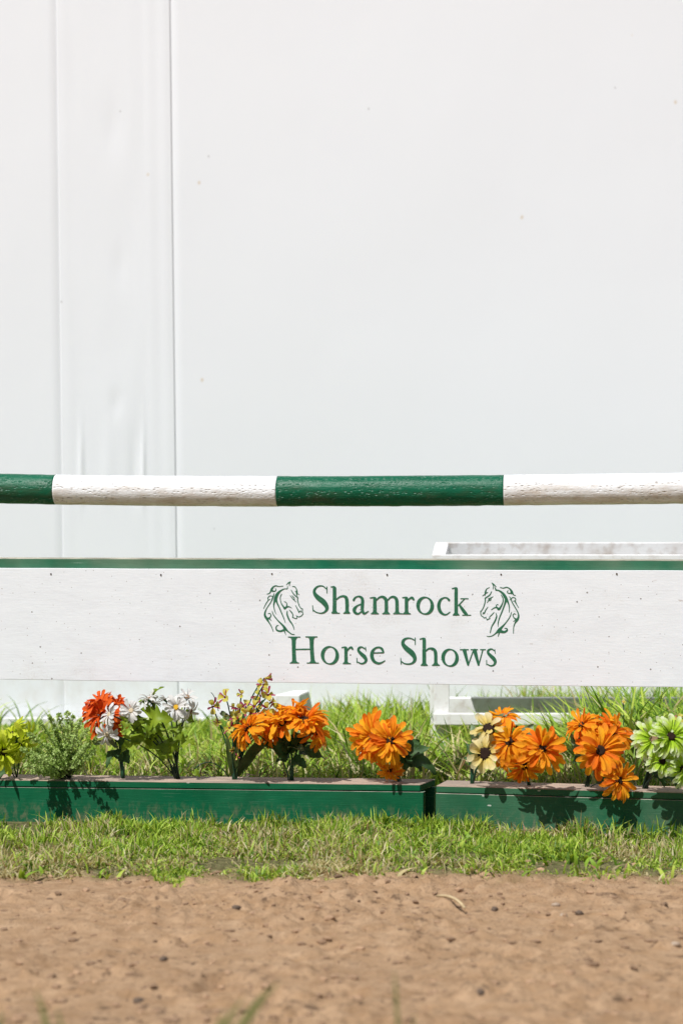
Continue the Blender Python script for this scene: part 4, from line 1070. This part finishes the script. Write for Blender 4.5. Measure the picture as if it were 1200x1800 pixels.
class Bunch:
    def __init__(s, px, label, group=None, stem='stem', cat='artificial flowers', name='flower_bunch', Y=None, z=None):
        s.Y = Y or box_depth(px)
        s.base = Vector(((px - 600) / FPX * s.Y, s.Y, (ZT - 0.012) if z is None else z))
        s.o = empty(name, s.base, label, cat, group); s.stem = stem; s.px = px; s.k = int(px * 13)
    def w(s, px, py, f):      # local position of a photograph pixel, f metres nearer than the stem base
        return P(px, py, s.Y - f) - s.base
    def stalk(s, pts, r=0.0022, mat=None, name='stem', taper=1.0):
        V, F = tube_data(pts, [r * (1 + (taper - 1) * i / (len(pts) - 1)) for i in range(len(pts))], 6)
        mesh_obj(name, V, F, M[mat or s.stem], s.o, True)
    def head(s, kind, px, py, rpx, nrm, f, stem=True, off=0.0):
        s.k += 1; R = rpx / FPX * (s.Y - f)
        p = s.w(px, py, f); n = Vector(nrm).normalized()
        flower_head(kind, p, n, R, s.o, s.k)
        if stem:
            e = p - n * R * 0.12
            mid = Vector((e.x * 0.30, e.y * 0.35, e.z * 0.72)) - n * R * 0.5
            x0 = random.Random(s.k).uniform(-0.008, 0.008)
            s.stalk(bez((x0, 0, 0), mid, e, 9))
    def leaf(s, x0, y0, x1, y1, wpx, nrm=(0, -0.6, 0.8), f0=0.0, f1=0.03, mat='darkleaf', lobes=4, amp=0.12, strap=False, fold=0.3, arch=0.12):
        s.k += 1
        V, F = leaf_mesh(s.w(x0, y0, f0), s.w(x1, y1, f1), wpx / FPX * s.Y, nrm, lobes, amp, fold, arch, s.k, strap=strap, nu=(16 if lobes > 3 else 10))
        mesh_obj('leaf', V, F, M[mat], s.o, True)

# lime gerberas at the left edge
b = Bunch(30, 'yellow-green daisies at the left edge of the left box', 'artificial flowers in the boxes', 'stemdark')
b.head('limeyellow', 4, 1322, 40, (0.75, -0.65, 0.15), 0.06)
b.head('limeyellow', 36, 1302, 36, (0.80, -0.25, -0.35), 0.05)
b.head('limeyellow', 24, 1292, 34, (-0.5, -0.3, 0.8), 0.02)
b.leaf(20, 1350, -6, 1372, 20, f1=0.06)

# fern-like greenery
def fern():
    b = Bunch(122, 'feathery pale green plastic fern bush on the left box', 'artificial flowers in the boxes', 'stemdark', 'artificial plant', 'fern_bunch')
    rr = random.Random(5)
    tips = [(55, 1292), (72, 1272), (88, 1262), (104, 1258), (118, 1256), (128, 1262), (140, 1268), (152, 1284), (166, 1300), (60, 1330), (42, 1318), (48, 1346), (75, 1352), (165, 1322), (98, 1290), (132, 1296), (86, 1312),
            (150, 1312), (60, 1356), (95, 1340), (146, 1340), (70, 1345), (88, 1334), (110, 1342), (58, 1336), (80, 1352), (100, 1322), (132, 1330), (66, 1320), (118, 1312)]
    for i, (tx, ty) in enumerate(tips):
        f = rr.uniform(0.0, 0.24)
        tip = b.w(tx, ty, f)
        mid = Vector((tip.x * 0.35, tip.y * 0.5, max(tip.z * 0.62, 0.03)))
        pts = bez((rr.uniform(-.006, .006), rr.uniform(-.006, .006), 0), mid, tip, 14)
        b.stalk(pts, 0.0016, 'stemdark', 'branch', 0.45)
        V, F = [], []
        for k in range(int(4), 14):
            for q in range(9):
                t = min(13, k + rr.random()); p0 = pts[k] + (pts[min(13, k + 1)] - pts[k]) * (t - k)
                tn = (pts[min(k + 1, 13)] - pts[k - 1]).normalized()
                d = (tn * rr.uniform(0.15, 0.9) + Vector((rr.gauss(0, .6), rr.gauss(0, .6), rr.gauss(0.1, .6)))).normalized()
                sub = rr.uniform(0.002, 0.012) * (1.25 - 0.6 * (k / 13))
                c0 = p0 + d * sub
                for g in range(4):
                    e = (d + Vector((rr.gauss(0, .7), rr.gauss(0, .7), rr.gauss(0, .7)))).normalized()
                    ll = rr.uniform(0.005, 0.0105); sd = e.cross(Vector((rr.gauss(0, 1), rr.gauss(0, 1), 1))).normalized() * ll * 0.40
                    n0 = len(V); V += [c0, c0 + e * ll * 0.55 + sd, c0 + e * ll, c0 + e * ll * 0.55 - sd]
                    F.append((n0, n0 + 1, n0 + 2, n0 + 3))
        o = mesh_obj('leaflets', V, F, M['fern'], b.o); o['kind'] = 'stuff'
fern()

# deep orange gerberas beside the white daisies
b = Bunch(217, 'deep red-orange flowers on a pale stalk behind the white daisies', 'artificial flowers in the boxes')
b.head('redorange', 180, 1258, 40, (-0.55, -0.75, 0.25), 0.03)
b.head('redorange', 178, 1238, 32, (-0.2, -0.2, 0.95), 0.00)
b.head('redorange', 206, 1240, 26, (0.3, 0.2, 0.9), -0.02)
b.head('redorange', 196, 1275, 28, (-0.2, -0.8, -0.5), 0.0)
for (a_, c_) in ((-.004, 0), (.004, 0), (0, .004), (.002, -.004)):
    b.stalk([(a_, c_, 0), (a_ * .9 - .002, c_, .03), (a_ * .7 - .006, c_, .062)], 0.003)
b.leaf(205, 1318, 186, 1348, 17, (-.4, -.8, .4), 0.0, 0.03)
b.leaf(207, 1312, 168, 1304, 26, (0, -.5, .8), 0.0, 0.04, 'paleleaf')
b.leaf(210, 1322, 228, 1342, 26, (.2, -.9, .3), 0.0, 0.02)
b.leaf(208, 1316, 214, 1338, 22, (-.2, -.9, .2), 0.01, 0.03)
b.leaf(210, 1310, 222, 1298, 22, (.2, -.9, .3), 0.0, 0.03)

# white daisies with yellow-green lobed leaves
b = Bunch(313, 'white daisies with jagged yellow-green leaves leaning left from one stem', 'artificial flowers in the boxes', 'stemdark')
for (k, x, y, r, n, f) in (('daisy', 231, 1249, 18, (-.15, -.95, .25), .09), ('daisy', 193, 1256, 19, (-.75, -.55, .35), .10), ('daisy', 188, 1291, 19, (-.1, -.9, -.25), .10),
                           ('daisy_dark', 262, 1229, 19, (-.3, .1, .95), .04), ('daisy_yellow', 309, 1244, 21, (-.05, -.9, .4), .06), ('daisy_dark', 329, 1226, 19, (.2, -.55, .8), .02),
                           ('daisy_dark', 334, 1250, 18, (.75, -.35, -.3), .03), ('daisy_dark', 292, 1231, 15, (-.2, .3, .9), .0), ('daisy', 268, 1236, 14, (.1, .2, .9), .02), ('daisy', 218, 1262, 14, (-.4, -.4, -.7), .05)):
    b.head(k, x, y, r, n, f)
for (x0, y0, x1, y1, w, f) in ((250, 1300, 210, 1322, 26, .06), (255, 1298, 228, 1290, 26, .08), (262, 1266, 303, 1262, 34, .06), (272, 1232, 284, 1206, 14, .02), (318, 1308, 342, 1306, 22, .05),
                               (300, 1312, 282, 1338, 30, .03), (292, 1300, 300, 1335, 30, .02), (280, 1290, 255, 1318, 36, .0), (272, 1288, 262, 1312, 34, .02), (255, 1262, 240, 1284, 28, .05),
                               (245, 1258, 238, 1280, 24, .07), (268, 1260, 250, 1246, 30, .03), (312, 1262, 342, 1266, 28, .02), (310, 1275, 318, 1302, 20, .03), (270, 1268, 258, 1296, 24, .06), (284, 1272, 270, 1300, 26, .02),
                               (250, 1285, 232, 1306, 28, .05), (305, 1295, 312, 1322, 18, .03), (225, 1262, 215, 1285, 18, .08), (200, 1270, 172, 1282, 16, .09), (340, 1352, 352, 1366, 9, .03), (262, 1245, 244, 1232, 22, .03)):
    b.leaf(x0, y0, x1, y1, w * 1.1, (random.uniform(-.5, .5), random.uniform(-.9, -.2), random.uniform(.2, .9)), f - 0.01, f + random.uniform(-.01, .03), 'brightleaf', 3, 0.42, fold=0.45, arch=0.18)
for (x, y) in ((300, 1345), (306, 1342), (311, 1344)):
    b.stalk([(0, 0, 0), b.w((x + 313) / 2 - 2, 1358, 0.0), b.w(x, y, .005)], 0.0055, 'stemdark', 'stem', 0.6)

# small yellow and magenta orchid sprays
b = Bunch(412, 'thin sprays of small yellow and magenta blossoms with strap leaves', 'artificial flowers in the boxes')
for i, (x, y, r) in enumerate(((374, 1242, 13), (396, 1226, 13), (466, 1193, 13), (463, 1203, 10), (458, 1223, 12), (471, 1222, 12), (476, 1235, 13), (424, 1221, 8), (413, 1244, 10), (422, 1246, 11), (432, 1243, 12), (447, 1242, 12), (408, 1262, 12),
                               (418, 1264, 11), (404, 1280, 12), (412, 1284, 12), (472, 1247, 12), (468, 1262, 11), (384, 1270, 8), (440, 1254, 11), (446, 1300, 8), (418, 1330, 6), (407, 1318, 6))):
    rr = random.Random(i)
    b.head('orchid', x, y, r * 1.3, (rr.uniform(-.7, .7), rr.uniform(-.9, -.2), rr.uniform(-.2, .7)), rr.uniform(0.01, .07))
for (x0, y0, x1, y1, w, f) in ((409, 1362, 399, 1292, 11, .03), (414, 1362, 424, 1296, 15, .05), (416, 1362, 466, 1296, 18, .03), (418, 1364, 452, 1302, 15, .01), (411, 1360, 414, 1290, 10, .0), (388, 1252, 406, 1268, 10, .04), (452, 1252, 463, 1230, 9, .04), (428, 1340, 470, 1305, 16, .05)):
    b.leaf(x0, y0, x1, y1, w, (random.uniform(-.5, .2), -.85, .35), 0.0, f, 'oliveleaf', 0, 0, True, 0.5, 0.05)
b.stalk(bez(b.w(402, 1366, 0.0), b.w(372, 1322, 0.02), b.w(342, 1352, 0.03), 12), 0.0017, 'stemdark')
b.stalk(bez(b.w(384, 1250, .03), b.w(380, 1225, .03), b.w(371, 1217, .03), 6), 0.0012, 'stemdark')
b.leaf(430, 1367, 448, 1362, 9, (0, -.3, .9), 0.02, .03, 'drybrown', 2, .2)

# orange gerberas, seen from the side
b = Bunch(512, 'bushy orange gerbera bunch with dark leaves behind the sprays of small blossoms', 'artificial flowers in the boxes')
b.head('orange', 438, 1281, 38, (-0.72, -0.25, 0.65), 0.075)
b.head('orange', 497, 1270, 40, (-0.45, -0.35, 0.80), 0.06)
b.head('orange', 535, 1268, 42, (0.05, -0.25, 0.95), 0.07)
b.head('orange', 553, 1286, 34, (0.75, -0.35, 0.25), 0.05)
b.head('orange', 480, 1282, 32, (-0.6, -0.5, 0.1), 0.03)
b.head('orange', 515, 1252, 32, (0.0, 0.3, 0.95), 0.02)
for (x0, y0, x1, y1, w, f, m) in ((508, 1330, 462, 1305, 34, .05, 'darkleaf'), (510, 1325, 530, 1300, 34, .06, 'darkleaf'), (512, 1322, 492, 1298, 30, .03, 'darkleaf'), (525, 1320, 572, 1332, 28, .04, 'darkleaf'), (508, 1318, 534, 1316, 24, .08, 'paleleaf'),
                                  (512, 1335, 540, 1348, 24, .03, 'darkleaf'), (506, 1332, 484, 1338, 20, .03, 'darkleaf'), (514, 1318, 548, 1304, 26, .03, 'darkleaf'), (508, 1312, 478, 1288, 24, .0, 'darkleaf'), (516, 1310, 540, 1290, 30, .0, 'darkleaf')):
    b.leaf(x0, y0, x1, y1, w, (random.uniform(-.4, .4), -.6, .6), 0.02, f, m, 4, 0.12)

# orange gerberas near the gap between the boxes
b = Bunch(703, 'pair of large orange gerberas facing forward at the end of the left box', 'artificial flowers in the boxes')
b.head('orange_pale_eye', 656, 1294, 43, (-0.35, -0.9, 0.2), 0.03)
b.head('orange', 686, 1303, 38, (0.05, -0.92, 0.35), 0.075)
b.head('orange', 685, 1352, 24, (-0.3, -0.6, -0.6), 0.02)
b.head('orange', 664, 1312, 34, (-0.3, -0.7, -0.2), 0.03)
for (x0, y0, x1, y1, w, f) in ((705, 1322, 768, 1358, 34, .0), (712, 1330, 756, 1312, 22, .02), (706, 1318, 738, 1302, 34, .0), (704, 1322, 716, 1356, 30, .0), (700, 1318, 676, 1340, 28, .03), (708, 1330, 742, 1354, 28, .0)):
    b.leaf(x0, y0, x1, y1, w, (random.uniform(-.1, .5), -.8, .5), 0.01, f, 'darkleaf', 4, 0.12)

# cream daisies
b = Bunch(829, 'cream and yellow daisies with big brown eyes at the left of the right box', 'artificial flowers in the boxes')
b.head('cream', 859, 1281, 33, (-0.30, -0.70, 0.65), 0.07)
b.head('cream', 851, 1325, 36, (-0.15, -0.95, 0.25), 0.10)
for (x0, y0, x1, y1, w, f, m) in ((842, 1310, 828, 1272, 22, .03, 'paleleaf'), (836, 1330, 818, 1306, 18, .02, 'darkleaf'), (860, 1318, 902, 1322, 24, .08, 'paleleaf'), (866, 1276, 892, 1254, 22, .05, 'paleleaf'), (850, 1300, 838, 1290, 20, .02, 'paleleaf'), (832, 1345, 816, 1330, 14, .01, 'darkleaf')):
    b.leaf(x0, y0, x1, y1, w, (random.uniform(-.4, .2), -.8, .5), 0.02, f, m, 4, 0.10)
for dx in (-.004, 0, .004): b.stalk([(dx, 0, 0), (dx, -.003, .03), (dx * .5, -.01, .07)], 0.0022)

# orange gerberas beside the cream ones
b = Bunch(930, 'orange gerberas with brown eyes beside the cream daisies', 'artificial flowers in the boxes')
b.head('orange', 951, 1317, 41, (0.12, -0.95, 0.28), 0.165)
b.head('orange', 895, 1305, 38, (-0.25, -0.85, 0.45), 0.06)
b.head('orange', 921, 1345, 34, (-0.15, -0.75, -0.55), 0.13)
b.head('orange', 884, 1262, 26, (-0.2, -0.3, 0.9), 0.0)
b.head('orange', 886, 1335, 22, (-0.5, -0.7, -0.3), 0.04)
for (x0, y0, x1, y1, w, f, m) in ((918, 1300, 936, 1272, 24, .02, 'paleleaf'), (922, 1310, 915, 1280, 24, .02, 'darkleaf'), (925, 1325, 960, 1345, 24, .0, 'darkleaf'), (924, 1300, 906, 1275, 24, .0, 'darkleaf')):
    b.leaf(x0, y0, x1, y1, w, (random.uniform(-.3, .3), -.7, .6), 0.01, f, m, 4, 0.12)

# orange gerberas with one head hanging over the box
b = Bunch(1030, 'tangled orange gerberas with one head hanging over the front of the box', 'artificial flowers in the boxes', 'stemdark')
b.head('orange', 1053, 1320, 44, (0.05, -0.9, 0.35), 0.12)
b.head('orange', 1074, 1290, 40, (0.45, -0.45, 0.75), 0.05)
b.head('orange', 1023, 1276, 30, (-0.6, -0.3, 0.7), 0.06)
b.head('orange', 1086, 1372, 34, (0.45, -0.80, 0.15), 0.14)
b.head('orange', 1050, 1278, 34, (-0.1, 0.1, 0.95), 0.03)
for (x0, y0, x1, y1, w, f, m) in ((1022, 1330, 1002, 1288, 22, .02, 'paleleaf'), (1024, 1335, 1006, 1338, 24, .03, 'darkleaf'), (1020, 1315, 1008, 1296, 22, .05, 'darkleaf'), (1040, 1345, 1062, 1358, 26, .05, 'darkleaf'), (1050, 1352, 1058, 1384, 18, .06, 'darkleaf'), (1030, 1310, 1018, 1288, 20, .03, 'paleleaf'), (1036, 1340, 1020, 1356, 20, .03, 'darkleaf')):
    b.leaf(x0, y0, x1, y1, w, (random.uniform(-.5, .2), -.7, .6), 0.01, f, m, 4, 0.12)

# lime gerberas with white tips at the right edge
b = Bunch(1131, 'lime gerberas with white petal tips at the right edge of the right box', 'artificial flowers in the boxes', 'stemdark')
b.head('lime_pale_eye', 1149, 1300, 40, (-0.22, -0.92, 0.30), 0.15)
b.head('lime', 1178, 1295, 40, (0.15, -0.9, 0.40), 0.18)
b.head('lime', 1163, 1338, 30, (-0.15, -0.85, 0.2), 0.17)
b.head('lime', 1198, 1352, 36, (0.55, -0.8, -0.1), 0.17)
b.head('lime', 1222, 1308, 40, (0.5, -0.7, 0.4), 0.09)
b.head('orchid', 1192, 1264, 11, (0, -.6, .7), 0.0)
for (x0, y0, x1, y1, w, f, m) in ((1150, 1350, 1168, 1382, 22, .06, 'darkleaf'), (1152, 1348, 1176, 1362, 26, .04, 'darkleaf'), (1146, 1335, 1160, 1322, 22, .03, 'darkleaf'), (1170, 1358, 1192, 1384, 22, .08, 'darkleaf'), (1150, 1340, 1186, 1330, 26, .04, 'darkleaf')):
    b.leaf(x0, y0, x1, y1, w, (random.uniform(-.3, .3), -.9, .3), 0.03, f, m, 4, 0.12)
for dx in (-.006, -.002, .003, .007): b.stalk([(dx, 0, 0), (dx + .006, -.008, .035), (dx * .6 + .018, -.03, .085)], 0.003, 'stemdark')

# a small yellow wild flower in the long grass
b = Bunch(1096, 'tiny yellow wild flower in the tall grass under the board', None, 'stem', 'wild flower', 'wild_flower', 7.05, -0.005)
b.head('wild', 1095, 1234, 5, (-.1, -.7, .7), 0.0)
